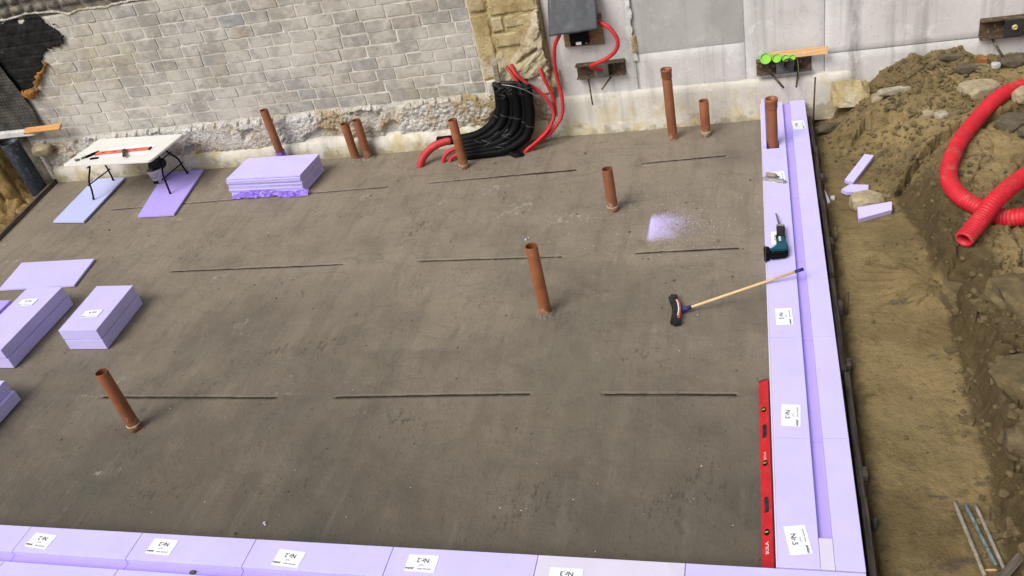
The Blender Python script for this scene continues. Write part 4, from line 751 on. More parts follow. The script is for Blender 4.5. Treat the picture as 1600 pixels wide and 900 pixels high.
ol = thing('spirit_level', 'orange spirit level with cut-outs lying on the white table', 'level', (-9.825, 10.635, TZ + 0.0045), 0.0)
obj('frame', boxes([(-0.515, 0.515, -0.042, -0.028, 0, 0.024), (-0.515, 0.515, 0.028, 0.042, 0, 0.024)] + [(a, b, -0.0275, 0.0275, 0.001, 0.023) for a, b in ((-0.514, -0.40), (-0.235, -0.175), (-0.05, 0.05), (0.16, 0.215), (0.38, 0.514))], 0.002), M['level_orange'], ol)
for s in (-1, 1): obj('end_cap', box(s * 0.522 - 0.006, s * 0.522 + 0.006, -0.043, 0.043, 0, 0.026, 0.002), M['black'], ol)
obj('vial', tube([(-0.02, 0.0, 0.024), (0.02, 0.0, 0.024)], 0.007, 8), M['vial'], ol)
o = obj('pale_sheet', box(-0.47, 0.47, -0.16, 0.16, 0, 0.003), M['paper'], None, (-9.74, 10.65, TZ + 0.001), (0, 0, -0.03)); tag(o, 'pale bluish sheet lying under the orange level on the table', 'sheet')  # pale bluish area around the level, laid in as a thin sheet
o = obj('folding_rule', boxes([(-0.16, 0.16, -0.027, 0.027, 0, 0.022)], 0.003), M['plate_dark'], None, (-9.70, 10.505, TZ + 0.032), (0.0, 0, -0.95)); tag(o, 'dark bar tool lying across the middle of the orange level', 'tool')
o = obj('marker_pen', tube([(-0.11, 0, 0.016), (-0.10, 0, 0.016), (0.06, 0, 0.016), (0.065, 0, 0.016), (0.12, 0, 0.016)], 0.018, 10, lambda i: (0.016, 0.022, 0.022, 0.019, 0.017)[i]), M['black'], None, (-10.42, 10.62, TZ), (0, 0, 0.9)); tag(o, 'thick black marker pen at the left end of the orange level', 'pen')
gl = thing('safety_glasses', 'grey safety glasses near the left corner of the table', 'glasses', (-10.57, 10.50, TZ), 0.7)
for s in (-1, 1):
    obj('lens', lathe([(0.0, 0.028), (0.028, 0.024), (0.036, 0.012), (0.038, 0.002)], 14), M['plate'], gl, (s * 0.045, 0, 0)); obj('temple', tube([(s * 0.085, 0, 0.012), (s * 0.085, 0.07, 0.014), (s * 0.07, 0.13, 0.006)], 0.004, 6), M['black'], gl)
o = obj('utility_knife', prism([(-0.08, -0.012), (0.05, -0.018), (0.085, 0.0), (0.05, 0.018), (-0.07, 0.022)], 0, 0.024, 0.004), M['black'], None, (-10.27, 10.47, TZ), (0, 0, 0.15)); tag(o, 'small black utility knife on the table in front of the level', 'knife')
bk = thing('bucket', 'white plastic bucket under the right end of the table', 'bucket', (-9.62, 10.88, 0.012))
obj('body', lathe([(0.0, 0.002), (0.105, 0.002), (0.135, 0.25), (0.142, 0.252), (0.142, 0.272), (0.132, 0.272), (0.10, 0.012), (0.0, 0.010)], 28), M['white_pl'], bk)
obj('mark', box(-0.05, 0.05, -0.001, 0.004, 0.045, 0.10, 0.002), M['black'], bk, (0, -0.125, 0), (-0.12, 0, 0)); obj('handle', tube([(0.14 * math.cos(a), -0.02, 0.262 - 0.10 * math.sin(a)) for a in np.linspace(0, math.pi, 14)], 0.004, 6), M['wire'], bk, (0, -0.13, 0.0))
o = obj('tool_bag', rock(0.155, 12, (1.1, 0.85, 0.55), 0.35), M['black_matte'], None, (-9.60, 10.95, 0.32), (0.1, 0.1, 0.5)); tag(o, 'black tool bag crammed into the white bucket under the table', 'bag')

# ================================================================== WALL FITTINGS
def channel(label, x, z, L, H, nozzle, ry=0.0):
    t = thing('steel_channel', label, 'steel bracket', (x, 11.405, z)); t.rotation_euler = (0, ry, 0)
    obj('profile', boxes([(-L / 2, L / 2, -0.012, 0.006, -H / 2, H / 2), (-L / 2, L / 2, -0.115, -0.0125, H / 2 - 0.016, H / 2), (-L / 2, L / 2, -0.115, -0.0125, -H / 2, -H / 2 + 0.016)], 0.003), M['rust'], t)
    return t
def strut(t, a, b, r=0.012): obj('strut', tube([a, b], r, 8), M['rust'], t)
c1 = channel('rusty steel channel on the wall with a red hose entering its plate', -2.13, 0.955, 0.69, 0.20, 'hose')
obj('plate', box(-0.08, 0.12, -0.13, -0.117, -0.095, 0.095, 0.003), M['plate'], c1); strut(c1, (-0.20, -0.02, -0.10), (-0.16, -0.20, -0.46)); strut(c1, (0.16, -0.02, -0.10), (0.0, -0.20, -0.24))
c2 = channel('rusty steel channel under the green caps with an open pipe nozzle', 0.305, 0.735, 0.70, 0.19, 'pipe')
obj('plate', box(-0.095, 0.125, -0.135, -0.12, -0.08, 0.165, 0.003), M['plate'], c2); nz = obj('nozzle', lathe([(0.085, 0), (0.085, 0.03), (0.076, 0.035), (0.076, 0.10), (0.072, 0.105), (0.062, 0.105), (0.062, -0.02), (0.0, -0.02)], 24), M['plate_dark'], c2, (0.055, -0.137, 0.045), (math.radians(72), 0, 0))
edgesplit(nz); strut(c2, (-0.18, -0.02, -0.095), (-0.01, -0.18, -0.27), 0.014); strut(c2, (0.19, -0.02, -0.095), (0.15, -0.18, -0.28), 0.014)
obj('lashing', tube([(0.165, -0.125, 0.12), (0.18, -0.135, -0.02), (0.19, -0.14, -0.15)], 0.005, 6), M['vial'], c2)
c3 = channel('rusty steel channel with dark plate and brass bolt at the far right', 2.99, 0.925, 0.72, 0.24, 'bolt')
obj('plate', box(-0.11, 0.10, -0.14, -0.118, -0.10, 0.115, 0.004), M['plate_dark'], c3); obj('bolt', lathe([(0.032, 0), (0.032, 0.02), (0.026, 0.03), (0.018, 0.032), (0.016, 0.012), (0, 0.012)], 16), M['brass'], c3, (0.0, -0.14, 0.02), (math.radians(90), 0, 0)); strut(c3, (-0.22, -0.04, -0.125), (-0.10, -0.22, -0.33), 0.015)
o = obj('plank', box(-0.36, 0.36, -0.018, 0.018, -0.05, 0.05, 0.004), M['wood_new'], None, (0.49, 11.28, 0.905), (-0.35, 0, 0.0)); tag(o, 'fresh pine lath lying on top of the channel beside green caps', 'plank')
for i, (x, r, l) in enumerate([(0.075, 0.072, 'largest bright green pipe cap at the left end of the row'), (0.215, 0.056, 'second largest green pipe cap in the row on the channel'), (0.325, 0.044, 'third green pipe cap, partly behind the grey plate'), (0.41, 0.038, 'smallest green pipe cap beside the pine lath')]):
    o = obj('pipe_cap', lathe([(0, 0.012), (r * 0.86, 0.012), (r * 0.88, 0.030), (r, 0.030), (r, -0.012), (0, -0.012)], 28), M['green'], None, (x, 11.232, 0.838 + r * 0.82), (math.radians(62), 0, 0)); edgesplit(o); tag(o, l, 'pipe cap', 'green pipe caps on the channel')
# dark box with small controller on plywood
o = obj('plywood_board', box(-0.275, 0.275, -0.012, 0.012, -0.21, 0.21, 0.002), M['plywood'], None, (-2.30, 11.375, 1.52), (0, 0.03, 0)); tag(o, 'brown plywood board on the wall behind the small black box', 'board')
bx_ = thing('control_box', 'small black box with white sticker on plywood under the dark cover', 'box', (-2.345, 11.36, 1.50))
obj('housing', box(-0.125, 0.125, -0.14, 0.0, -0.13, 0.15, 0.012, 2), M['black'], bx_); obj('sticker', box(-0.045, 0.03, -0.143, -0.1405, -0.115, -0.075), M['paper'], bx_); obj('screw', lathe([(0, 0.004), (0.010, 0.003), (0.011, 0)], 10), M['steel'], bx_, (0.1, -0.141, -0.105), (math.radians(90), 0, 0))
X, Z = np.meshgrid(np.linspace(-0.335, 0.335, 30), np.linspace(0, 0.62, 26)); Y = -0.34 + 0.36 * (Z / 0.62) + (fbm(X * 4, Z * 4, 3, 2) - 0.5) * 0.035; Xs = X * (1 - 0.05 * Z / 0.62)
cv = thing('dark_cover', 'dark slate rubber cover leaning over the small black box', 'cover', (-2.36, 11.36, 1.63), 0.0)
o = obj('sheet', gridmesh(Xs, Y, Z - 0.06 * (X / 0.67) * 0.0 + X * 0.03, 'sheet'), M['box_dark'], cv); o.modifiers.new('thickness', 'SOLIDIFY').thickness = 0.012
obj('bracket', boxes([(-0.30, -0.28, -0.30, 0.04, 0.02, 0.04), (0.28, 0.30, -0.30, 0.04, 0.02, 0.04)]), M['rust'], cv); obj('paint_splash', rock(0.05, 8, (0.55, 0.18, 1.3), 0.45, 2), M['lime'], cv, (-0.02, -0.085, 0.49), (0.45, 0.2, 0))
def hose(label, pts, r, m='red_hose', name='red_hose', grp='red hoses at the wall', seg=12):
    o = obj(name, tube(resample(catmull(pts, 8), 0.03), r, seg), M[m]); tag(o, label, 'hose', grp); return o
hose('red hose running from the dark cover down the wall to the slab', [(-2.56, 11.22, 1.66), (-2.60, 11.20, 1.55), (-2.685, 11.20, 1.41), (-2.73, 11.20, 1.14), (-2.725, 11.2, 0.88), (-2.70, 11.16, 0.66), (-2.74, 11.10, 0.42), (-2.92, 11.02, 0.22), (-3.16, 10.95, 0.08), (-3.26, 10.93, -0.03)], 0.027)
hose('red hose curving from the dark cover into the channel plate', [(-2.16, 11.22, 1.72), (-2.04, 11.18, 1.68), (-1.89, 11.12, 1.60), (-1.80, 11.08, 1.44), (-1.84, 11.08, 1.30), (-1.98, 11.08, 1.20), (-2.15, 11.10, 1.135), (-2.22, 11.15, 1.09), (-2.17, 11.23, 1.01), (-2.10, 11.30, 0.965)], 0.028)
hose('red hose looping from the crumbling pier behind the black ducts', [(-3.36, 11.26, 1.20), (-3.30, 11.14, 1.12), (-3.18, 11.12, 0.98), (-3.02, 11.12, 0.84), (-2.88, 11.1, 0.66), (-2.84, 11.08, 0.48), (-2.92, 11.0, 0.30), (-3.10, 10.92, 0.16), (-3.28, 10.88, 0.05), (-3.34, 10.87, -0.03)], 0.024)
hose('short upper red hose hanging from the limestone beside the looping one', [(-2.97, 11.26, 1.14), (-2.92, 11.18, 1.0), (-2.86, 11.17, 0.82), (-2.82, 11.16, 0.60), (-2.86, 11.14, 0.40), (-2.98, 11.10, 0.24), (-3.16, 11.05, 0.10), (-3.24, 11.02, -0.02)], 0.025)
hose('thin dark red hose end poking from the limestone over the ducts', [(-3.44, 11.27, 1.18), (-3.36, 11.2, 1.07), (-3.30, 11.17, 0.97), (-3.28, 11.15, 0.86)], 0.022, 'red_dusty')
hose('thick red pipe stub bending out of the slab at the left end of the ducts', [(-4.93, 10.70, -0.06), (-4.89, 10.74, 0.06), (-4.80, 10.80, 0.17), (-4.66, 10.86, 0.25), (-4.50, 10.90, 0.285), (-4.40, 10.92, 0.29)], 0.058, 'red_dusty', 'red_pipe')
hose('thin dusty red hose rising from the slab beside the thick stub', [(-4.57, 10.78, -0.05), (-4.54, 10.80, 0.07), (-4.45, 10.83, 0.15), (-4.30, 10.86, 0.19), (-4.1, 10.88, 0.20)], 0.032, 'red_dusty')
hose('second thin dusty red hose tucked under the black ducts', [(-4.47, 10.77, -0.05), (-4.44, 10.79, 0.04), (-4.34, 10.80, 0.10), (-4.2, 10.82, 0.12)], 0.028, 'red_dusty')
# black ducts: nested bends
for i in range(6):
    t = i / 5; xt = -3.60 + 0.46 * t; y0 = 11.17 - 0.05 * (i % 2) - 0.07 * t; xe = -4.62 + 0.44 * t if i == 0 else -4.32 + 0.10 * t; ze = 0.285 - 0.05 * i; yb = 10.93 - 0.02 * i
    P = [(xt, y0, 1.00 - 0.02 * (i % 3)), (xt - 0.005, y0 - 0.01, 0.80), (xt - 0.03, y0 - 0.04, 0.62 - 0.03 * i), (xt - 0.14, y0 - 0.09, 0.44 - 0.045 * i), (xt - 0.33 - 0.02 * i, yb + 0.04, 0.335 - 0.05 * i), (xt - 0.58 - 0.03 * i, yb + 0.01, 0.29 - 0.045 * i), (xe, yb, max(0.05, ze))]
    path = resample(catmull(P, 8), 0.03); dt = thing('cable_duct', ['outermost black cable duct, with the thick red pipe in its end', 'second black cable duct from the outside of the bend', 'third black cable duct from the outside of the bend', 'fourth black cable duct from the outside of the bend', 'fifth black cable duct from the outside of the bend', 'innermost black cable duct, lowest on the slab'][i], 'duct', path[-1], 0, 'bundled black cable ducts')
    base = Vector(path[-1]); rr = 0.070 if i == 0 else 0.066
    obj('duct_tube', tube([p - base for p in path], rr, 16), M['black'], dt)
    for k in (1, len(path) // 3):
        p = path[k] - base; q = (path[k + 1] - path[k - 1]).normalized() * 0.012; obj('clip_ring', tube([p - q, p + q], rr + 0.006, 16), M['black_matte'], dt)
o = obj('duct_cover', rock(0.13, 77, (1.5, 0.7, 0.35), 0.55), M['black'], None, (-3.46, 10.84, 0.035), (0.2, 0.1, -0.6)); tag(o, 'torn black plastic scrap at the foot of the ducts', 'scrap')
o = obj('wooden_stake', box(-0.035, 0.035, -0.03, 0.03, 0, 0.46, 0.003), M['wood_grey'], None, (-3.60, 11.22, 0.82), (0.10, 0.05, 0.1)); tag(o, 'brown sawn wooden stake standing behind the black ducts', 'stake')
ws = thing('wire_mesh', 'tangle of thin wire mesh over the tops of the black ducts', 'wire', (0, 0, 0))
r2 = random.Random(3)
for k in range(12):
    x0_ = -3.66 + 0.05 * k; obj('wire', tube(catmull([(x0_, 11.06, 1.02), (x0_ + 0.05 + r2.uniform(-0.05, 0.05), 11.02, 0.95), (x0_ + r2.uniform(-0.06, 0.03), 11.03, 0.89), (x0_ + r2.uniform(-0.02, 0.08), 11.02, 0.84), (x0_ + r2.uniform(-0.05, 0.05), 11.04, 0.80)], 4), 0.0022, 5), M['wire'], ws)
obj('wire', tube(catmull([(-3.66, 11.05, 1.0), (-3.55, 11.0, 1.06), (-3.38, 10.98, 1.06), (-3.2, 11.0, 1.0), (-3.06, 11.05, 0.86), (-2.95, 11.1, 0.7), (-3.0, 11.1, 0.62), (-3.08, 11.0, 0.70)], 6), 0.004, 5), M['wire'], ws)
obj('wire', tube(catmull([(-3.5, 11.02, 1.02), (-3.34, 10.98, 1.0), (-3.16, 10.98, 0.92), (-3.02, 11.0, 0.80), (-2.9, 11.02, 0.68)], 6), 0.005, 5), M['steel'], ws)
for k in range(9):
    a = (-3.95 + r2.uniform(-0.1, 0.45), 10.78, 0.18 + r2.uniform(0, 0.18)); obj('wire', tube([a, (a[0] + r2.uniform(0.05, 0.16), a[1] - 0.01, a[2] + r2.uniform(-0.09, 0.1))], 0.004, 5), M['wire'], ws)
# ================================================================== TOOLS
sw = thing('reciprocating_saw', 'teal and black cordless reciprocating saw lying on the right foam trough', 'saw', (0.135, 7.76, ZT + 0.003)); sw.scale = (0.92, 0.92, 0.92)
S = lambda pts: [(x - 0.14, y - 7.75) for x, y in pts]
obj('blade', prism(S([(0.108, 8.38), (0.122, 8.39), (0.168, 8.06), (0.140, 8.06)]), 0.035, 0.039), M['plate'], sw)
obj('shoe', prism(S([(0.108, 8.05), (0.205, 8.04), (0.203, 8.07), (0.110, 8.08)]), 0.005, 0.08, 0.004), M['steel'], sw)
obj('boot', prism(S([(0.112, 8.045), (0.198, 8.035), (0.205, 7.95), (0.196, 7.90), (0.208, 7.80), (0.100, 7.79), (0.097, 7.86), (0.122, 7.90), (0.110, 7.96)]), 0.0, 0.088, 0.014), M['black_matte'], sw)
bd = obj('body', prism(S([(0.100, 7.80), (0.208, 7.81), (0.200, 7.72), (0.222, 7.65), (0.228, 7.57), (0.20, 7.53), (0.03, 7.535), (0.02, 7.57), (0.085, 7.63), (0.108, 7.69)]), 0.004, 0.092, 0.016), M['teal'], sw)
obj('emblem', box(-0.012, 0.012, -0.045, 0.045, 0.0925, 0.0945), M['white_pl'], bd, (0.0, -0.0, 0), (0, 0, 0.03))
obj('grip', prism(S([(0.225, 7.555), (0.222, 7.49), (0.19, 7.465), (0.03, 7.445), (0.02, 7.525), (0.205, 7.535)]), 0.008, 0.086, 0.016), M['black'], sw)
obj('battery', prism(S([(0.032, 7.60), (0.022, 7.44), (-0.035, 7.42), (-0.040, 7.615)]), 0.0, 0.098, 0.012), M['black'], sw); obj('battery_edge', prism(S([(-0.012, 7.618), (-0.018, 7.418), (-0.026, 7.418), (-0.020, 7.618)]), -0.001, 0.10, 0.002), M['plate'], sw)
tw = thing('trowel', 'silver metal trowel with wooden grip on the right foam trough', 'trowel', (0.115, 9.12, ZT + 0.005), -0.42)
obj('blade', prism([(-0.16, -0.02), (0.13, -0.028), (0.16, 0.0), (0.12, 0.034), (-0.14, 0.03)], 0, 0.006), M['steel'], tw); obj('rib', box(-0.13, 0.11, -0.006, 0.006, 0.0065, 0.03), M['steel'], tw); obj('grip', tube([(-0.12, 0.055, 0.035), (-0.02, 0.06, 0.035), (0.0, 0.06, 0.035)], 0.024, 12, lambda i: (0.026, 0.028, 0.018)[i]), M['wood_grey'], tw); obj('tang', tube([(0.0, 0.06, 0.03), (0.03, 0.05, 0.03), (0.03, 0.0, 0.015)], 0.007, 8), M['plate_dark'], tw)
br = thing('broom', 'push broom lying on the slab, wooden handle propped on the foam trough', 'broom', (-0.88, 6.98, 0.01), 0.11)
def bar_arc(x0, x1, L, z0, z1, bend, n=12, flare=0.0):
    V = []; Fc = []
    for i in range(n + 1):
        u = i / n * 2 - 1; y = u * L / 2; b = -bend * u * u; e = 1 - 0.25 * max(0, abs(u) - 0.8) / 0.2; f = 1 + flare
        zc = (z0 + z1) / 2; hz = (z1 - z0) / 2 * e
        for (x, y_, z) in ((x1 + b, y, zc - hz), (x1 + b, y, zc + hz), (x0 + b, y * f, zc + hz * (1 + flare)), (x0 + b, y * f, zc - hz * (1 + flare))): V.append((x, y_, z))
    for i in range(n):
        for k in range(4): Fc.append((i * 4 + k, i * 4 + (k + 1) % 4, i * 4 + 4 + (k + 1) % 4, i * 4 + 4 + k))
    Fc += [(0, 3, 2, 1), (n * 4, n * 4 + 1, n * 4 + 2, n * 4 + 3)]; return mk('bar', V, Fc)
obj('bristles', bar_arc(-0.062, -0.004, 0.40, 0.008, 0.070, 0.028, 16, 0.04), M['black_matte'], br); obj('head_block', bar_arc(-0.003, 0.024, 0.33, 0.0, 0.066, 0.020), M['brush_red'], br)
obj('bumper', bar_arc(-0.002, 0.010, 0.26, 0.0665, 0.072, 0.016), M['white_pl'], br); obj('end_tuft', bar_arc(-0.055, 0.010, 0.05, 0.002, 0.072, 0.012), M['black_matte'], br, (0.004, -0.195, 0.0), (0, 0, 0.15)); obj('end_tuft', bar_arc(-0.055, 0.010, 0.05, 0.002, 0.072, 0.012), M['black_matte'], br, (-0.005, 0.20, 0.0), (0, 0, -0.15))
iv = Matrix.Rotation(-0.11, 3, 'Z'); P0 = iv @ Vector((0.05, -0.005, 0.04)); P3 = iv @ Vector((1.218, 0.155, 0.375)); dv = (P3 - P0)
obj('socket', tube([P0 - dv * 0.012, P0 + dv * 0.07], 0.02, 12, lambda i: (0.030, 0.019)[i]), M['navy'], br); obj('handle', tube([P0 + dv * 0.05, P0 + dv * 0.935], 0.0135, 12), M['wood_handle'], br); obj('end_grip', tube([P0 + dv * 0.93, P0 + dv], 0.0165, 12), M['navy'], br)
rl = thing('spirit_level', 'long red spirit level leaning along the right foam trough', 'level', (-0.060, 4.905, 0.028)); rl.rotation_euler = (0, -0.42, 0); rl.scale = (0.74, 1, 1)
# body in local x (height of the level), y length; two grip holes cut through
hy = [(-0.36, 0.10), (0.30, 0.10)]; H0, H1 = -0.055, 0.055
parts = []; cuts = sorted([(c - h, c + h) for c, h in [(-0.40, 0.075), (0.38, 0.075)]]); y = -1.0
for a, b in cuts: parts.append((H0, H1, y, a, 0, 0.026)); parts += [(H0, -0.022, a + 0.0005, b - 0.0005, 0, 0.026), (0.022, H1, a + 0.0005, b - 0.0005, 0, 0.026)]; y = b
parts.append((H0, H1, y, 1.0, 0, 0.026)); obj('body', boxes(parts, 0.0), M['level_red'], rl)
for s in (-1, 1):
    obj('rail', box(s * 0.0565 - 0.0015, s * 0.0565 + 0.0015, -1.0, 1.0, -0.001, 0.027), M['level_red'], rl); obj('end_cap', box(-0.058, 0.058, s * 1.006 - 0.0055, s * 1.006 + 0.0055, -0.002, 0.028, 0.002), M['black'], rl)
for yc in (-0.40, 0.38):
    cap = [(0.024 * math.cos(a), 0.052 + 0.024 * math.sin(a)) for a in np.linspace(0, math.pi, 8)] + [(0.024 * math.cos(a), -0.052 + 0.024 * math.sin(a)) for a in np.linspace(math.pi, 2 * math.pi, 8)]
    obj('hole_shade_plug', prism(cap, -0.0005, 0.0275), M['black_matte'], rl, (0.004, yc, 0))  # black plug fills the hole, painted for the shadow seen through it
for yv in (-0.66, 0.02, 0.63):
    v = obj('vial_ring', lathe([(0, 0.031), (0.020, 0.031), (0.028, 0.031), (0.029, 0.026)], 18), M['black'], rl, (0, yv, 0)); obj('vial', tube([(-0.018, 0, 0.032), (0.018, 0, 0.032)], 0.006, 8), M['vial'], v)
obj('lettering', text_mesh('SOLA', 0.045, 0.001), M['white_pl'], rl, (0.0, -0.80, 0.0275), (0, 0, math.pi / 2)); obj('lettering', text_mesh('SOLA', 0.036, 0.0), M['white_pl'], rl, (0.0, 0.10, 0.0275), (0, 0, math.pi / 2))

# ================================================================== RIGHT SIDE: conduit, stones, offcuts, rods
def sh(x, y): return float(soil_h(np.array([x]), np.array([y]))[0])
cr = 0.088
loop = [(1.78, 7.42), (1.95, 7.64), (2.13, 7.86), (2.47, 8.27), (2.9, 8.72), (3.35, 8.85), (3.55, 8.4), (3.2, 7.75), (2.7, 7.62), (2.36, 7.76), (2.20, 7.87), (2.03, 8.04), (1.89, 8.30), (1.87, 8.70), (2.04, 9.24), (2.34, 9.81), (2.68, 10.26), (3.02, 10.54), (3.5, 10.75), (4.2, 10.8)]
P = []
for i, (x, y) in enumerate(loop):
    z = 0.47 if i > 9 else (0.60 if i in (2, 3) else 0.53)
    if i == 0: z = 0.44
    if i == 1: z = 0.50
    P.append((x, y, max(z if i < 10 else 0.0, sh(x, y) + 0.082 if i > 9 else z) if i != 9 else 0.45))
path = resample(catmull(P, 12), 0.0112); CUT = 16
path_s = path
V, Fc = tube_geo(path_s, cr, 20, lambda i: cr - (0.013 if i % 3 == 0 else 0.0), cap=False)
n0 = len(V); 
for k in range(20): V.append(Vector(V[k]).lerp(path_s[0], 0.14))
for k in range(20): V.append(Vector(V[n0 + k]) + (path_s[8] - path_s[0]))
for k in range(20): Fc.append((k, n0 + k, n0 + (k + 1) % 20, (k + 1) % 20)); Fc.append((n0 + k, n0 + 20 + k, n0 + 20 + (k + 1) % 20, n0 + (k + 1) % 20))
tag(obj('corrugated_conduit', mk('corrugated_conduit', V, Fc, True), M['red_conduit']), 'thick red corrugated conduit coiled in a loop on the soil bank', 'conduit')
M['stone_pale'] = simple('pale_stone', (0.46, 0.41, 0.31), 0.95, 0.4, 9, bump=0.9, dirt=(0.24, 0.185, 0.10))
def stone(label, x, y, r, flat, seed, m='stone', dz=0.3, rz=0.0, rough=0.25, grp='stones on the soil', tilt=0.0):
    o = obj('stone', rock(r, seed, flat, rough), M[m], None, (x, y, sh(x, y) + r * flat[2] * dz), (tilt, 0.08, rz)); tag(o, label, 'stone', grp); return o
stone('rounded tan stone between the lavender foam offcuts', 1.11, 9.02, 0.19, (1.15, 0.85, 0.62), 3, 'stone', 0.5, 0.2, 0.18)
stone('large pale flat stone touching the red conduit loop', 2.52, 10.62, 0.235, (1.15, 0.8, 0.55), 7, 'stone', 0.35, 0.3, 0.22)
stone('long pale stone slab lying on the earth mound', 1.60, 10.78, 0.17, (1.5, 0.40, 0.30), 11, 'stone_pale', 0.5, 0.35, 0.22)
stone('small pale stone at the end of the long slab', 1.40, 10.74, 0.09, (0.9, 1, 0.7), 14, 'stone', 0.4, 0, 0.3)
stone('pair-like pale lump left of the conduit loop', 2.02, 10.02, 0.085, (1, 0.9, 0.7), 15, 'stone_pale', 0.4, 0.4, 0.3)
stone('tan lump beside the pale one left of the loop', 1.90, 10.14, 0.085, (1, 0.9, 0.7), 16, 'stone', 0.4, 0.1, 0.3)
stone('yellow rock slab leaning against the foot of the concrete wall', 1.12, 11.12, 0.29, (1.0, 0.5, 0.8), 19, 'lime', 0.6, 0.15, 0.6, tilt=-0.45)
stone('flat grey rock near the far end of the foam trough', 0.84, 10.93, 0.16, (1.3, 0.6, 0.45), 22, 'stone_grey', 0.6, 0.5, 0.4)
stone('dark grey rock above the large pale flat stone', 2.42, 11.02, 0.11, (1.2, 0.8, 0.6), 25, 'stone_grey', 0.4, 0.3, 0.35)
stone('dark rock beside the far right channel strut', 3.02, 11.20, 0.16, (1.4, 0.7, 0.6), 27, 'stone_grey', 0.5, 0.1, 0.35)
stone('tan rock inside the upper curve of the red loop', 2.98, 10.20, 0.18, (1.3, 0.8, 0.6), 29, 'stone', 0.35, 0.2, 0.3)
stone('grey broken rock under the upper arm of the red loop', 2.72, 9.78, 0.20, (1.2, 0.8, 0.45), 33, 'stone_grey', 0.4, 0.7, 0.4)
stone('grey flat rock beside the broken one inside the loop', 2.86, 9.48, 0.18, (1.1, 0.8, 0.4), 35, 'stone_grey', 0.4, 0.2, 0.4)
stone('small orange brick fragment among dark rocks at upper right', 2.66, 11.22, 0.07, (1.2, 0.8, 0.8), 37, 'pu', 0.5, 0.2, 0.3)
stone('bluish grey pebble beside the orange fragment', 2.80, 11.14, 0.06, (1, 0.9, 0.8), 39, 'conc', 0.5, 0.2, 0.25)
stone('thin grey shard lying below the wall at upper right', 2.32, 11.22, 0.13, (1.6, 0.45, 0.3), 41, 'stone_grey', 0.6, 0.2, 0.3)
stone('white pebble beside the foam sliver near the trough', 0.765, 9.22, 0.038, (0.8, 1.2, 0.7), 43, 'white_pl', 0.6, 0.1, 0.1)
stone('big clay lump on the bank at the right frame edge', 2.16, 6.55, 0.34, (1.0, 1.1, 0.6), 45, 'clod', 0.0, 0.4, 0.45)
stone('broken clay lump on the bank below the big one', 1.98, 5.65, 0.30, (1.0, 1.2, 0.7), 47, 'clod', 0.0, 0.9, 0.5)
stone('clay lump at the trench edge beside the fan of washed sand', 1.74, 7.22, 0.20, (0.9, 1.1, 0.8), 49, 'clod', 0.0, 0.3, 0.5)
stone('clay lump low on the bank above the three rods', 1.86, 4.95, 0.24, (0.9, 1.2, 0.7), 53, 'clod', 0.0, 1.4, 0.5)
def offcut(poly, h, x, y, rz, label, tilt=(0, 0), m='foam'):
    o = obj('foam_offcut', prism(poly, 0, h, 0.003), M[m], None, (x, y, sh(x, y) + 0.02), (tilt[0], tilt[1], rz)); tag(o, label, 'foam offcut', 'foam offcuts on the soil')
offcut([(-0.30, -0.055), (0.30, -0.06), (0.30, 0.055), (-0.28, 0.06)], 0.05, 1.11, 9.80, 1.08, 'long lavender foam offcut farthest from the camera on soil', (0.0, -0.10))
offcut([(-0.16, -0.02), (-0.10, -0.075), (0.13, -0.06), (0.15, 0.07), (-0.06, 0.08)], 0.05, 1.02, 9.32, 0.0, 'small angular lavender foam offcut beside the tan stone', (0.12, 0.08))
offcut([(-0.20, -0.10), (0.17, -0.03), (0.20, 0.10), (-0.17, 0.08)], 0.07, 1.175, 8.80, 0.15, 'lavender foam offcut lying in front of the tan stone', (0.25, 0.0))
offcut([(-0.016, -0.14), (0.02, -0.14), (0.004, 0.13)], 0.025, 0.70, 9.30, 0.12, 'thin pale foam sliver standing close to the trough edge', (0.1, 0), 'foam_pale')
def rod(a, b, r, m, label, nm='rod'):
    z = lambda p: sh(*p) + r + 0.012
    o = obj(nm, tube(resample([Vector((*a, z(a))), Vector((*b, z(b)))], 0.06), r, 10), M[m]); tag(o, label, 'rod', 'rods lying in the trench')
M['rod_blue'] = simple('painted_steel', (0.14, 0.20, 0.22), 0.6, 0.6, 16, dirt=(0.30, 0.26, 0.19)); M['rod_pale'] = simple('weathered_rod', (0.33, 0.29, 0.23), 0.8, 0.4, 14, dirt=(0.16, 0.125, 0.08))
rod((1.275, 4.70), (1.355, 4.07), 0.015, 'rod_pale', 'leftmost pale grey rod lying in the trench at lower right'); rod((1.345, 4.69), (1.445, 4.16), 0.015, 'rod_blue', 'middle bluish rod lying in the trench at lower right'); rod((1.415, 4.69), (1.50, 4.05), 0.014, 'rod_pale', 'rightmost brownish rod lying in the trench at lower right')
o = obj('timber', box(-0.35, 0.35, -0.03, 0.03, -0.02, 0.02, 0.004), M['wood_dark'], None, (1.60, 4.16, 0.06), (0.1, -0.25, 0.78)); tag(o, 'dark timber batten in the lower right corner', 'timber')
o = obj('wood_chip', box(-0.035, 0.035, -0.007, 0.007, 0, 0.01), M['wood_new'], None, (1.405, 4.13, sh(1.405, 4.13) + 0.01), (0, 0, 0.1)); tag(o, 'small pale wood chip between the rods', 'chip')
wr = obj('wire_ring', tube([(2.62 + 0.085 * math.cos(a), 11.05 + 0.07 * math.sin(a), sh(2.62, 11.05) + 0.05 + 0.02 * math.sin(a)) for a in np.linspace(0, 6.2, 22)], 0.006, 6), M['rod_pale']); tag(wr, 'thin metal ring lying under the far right channel', 'ring')

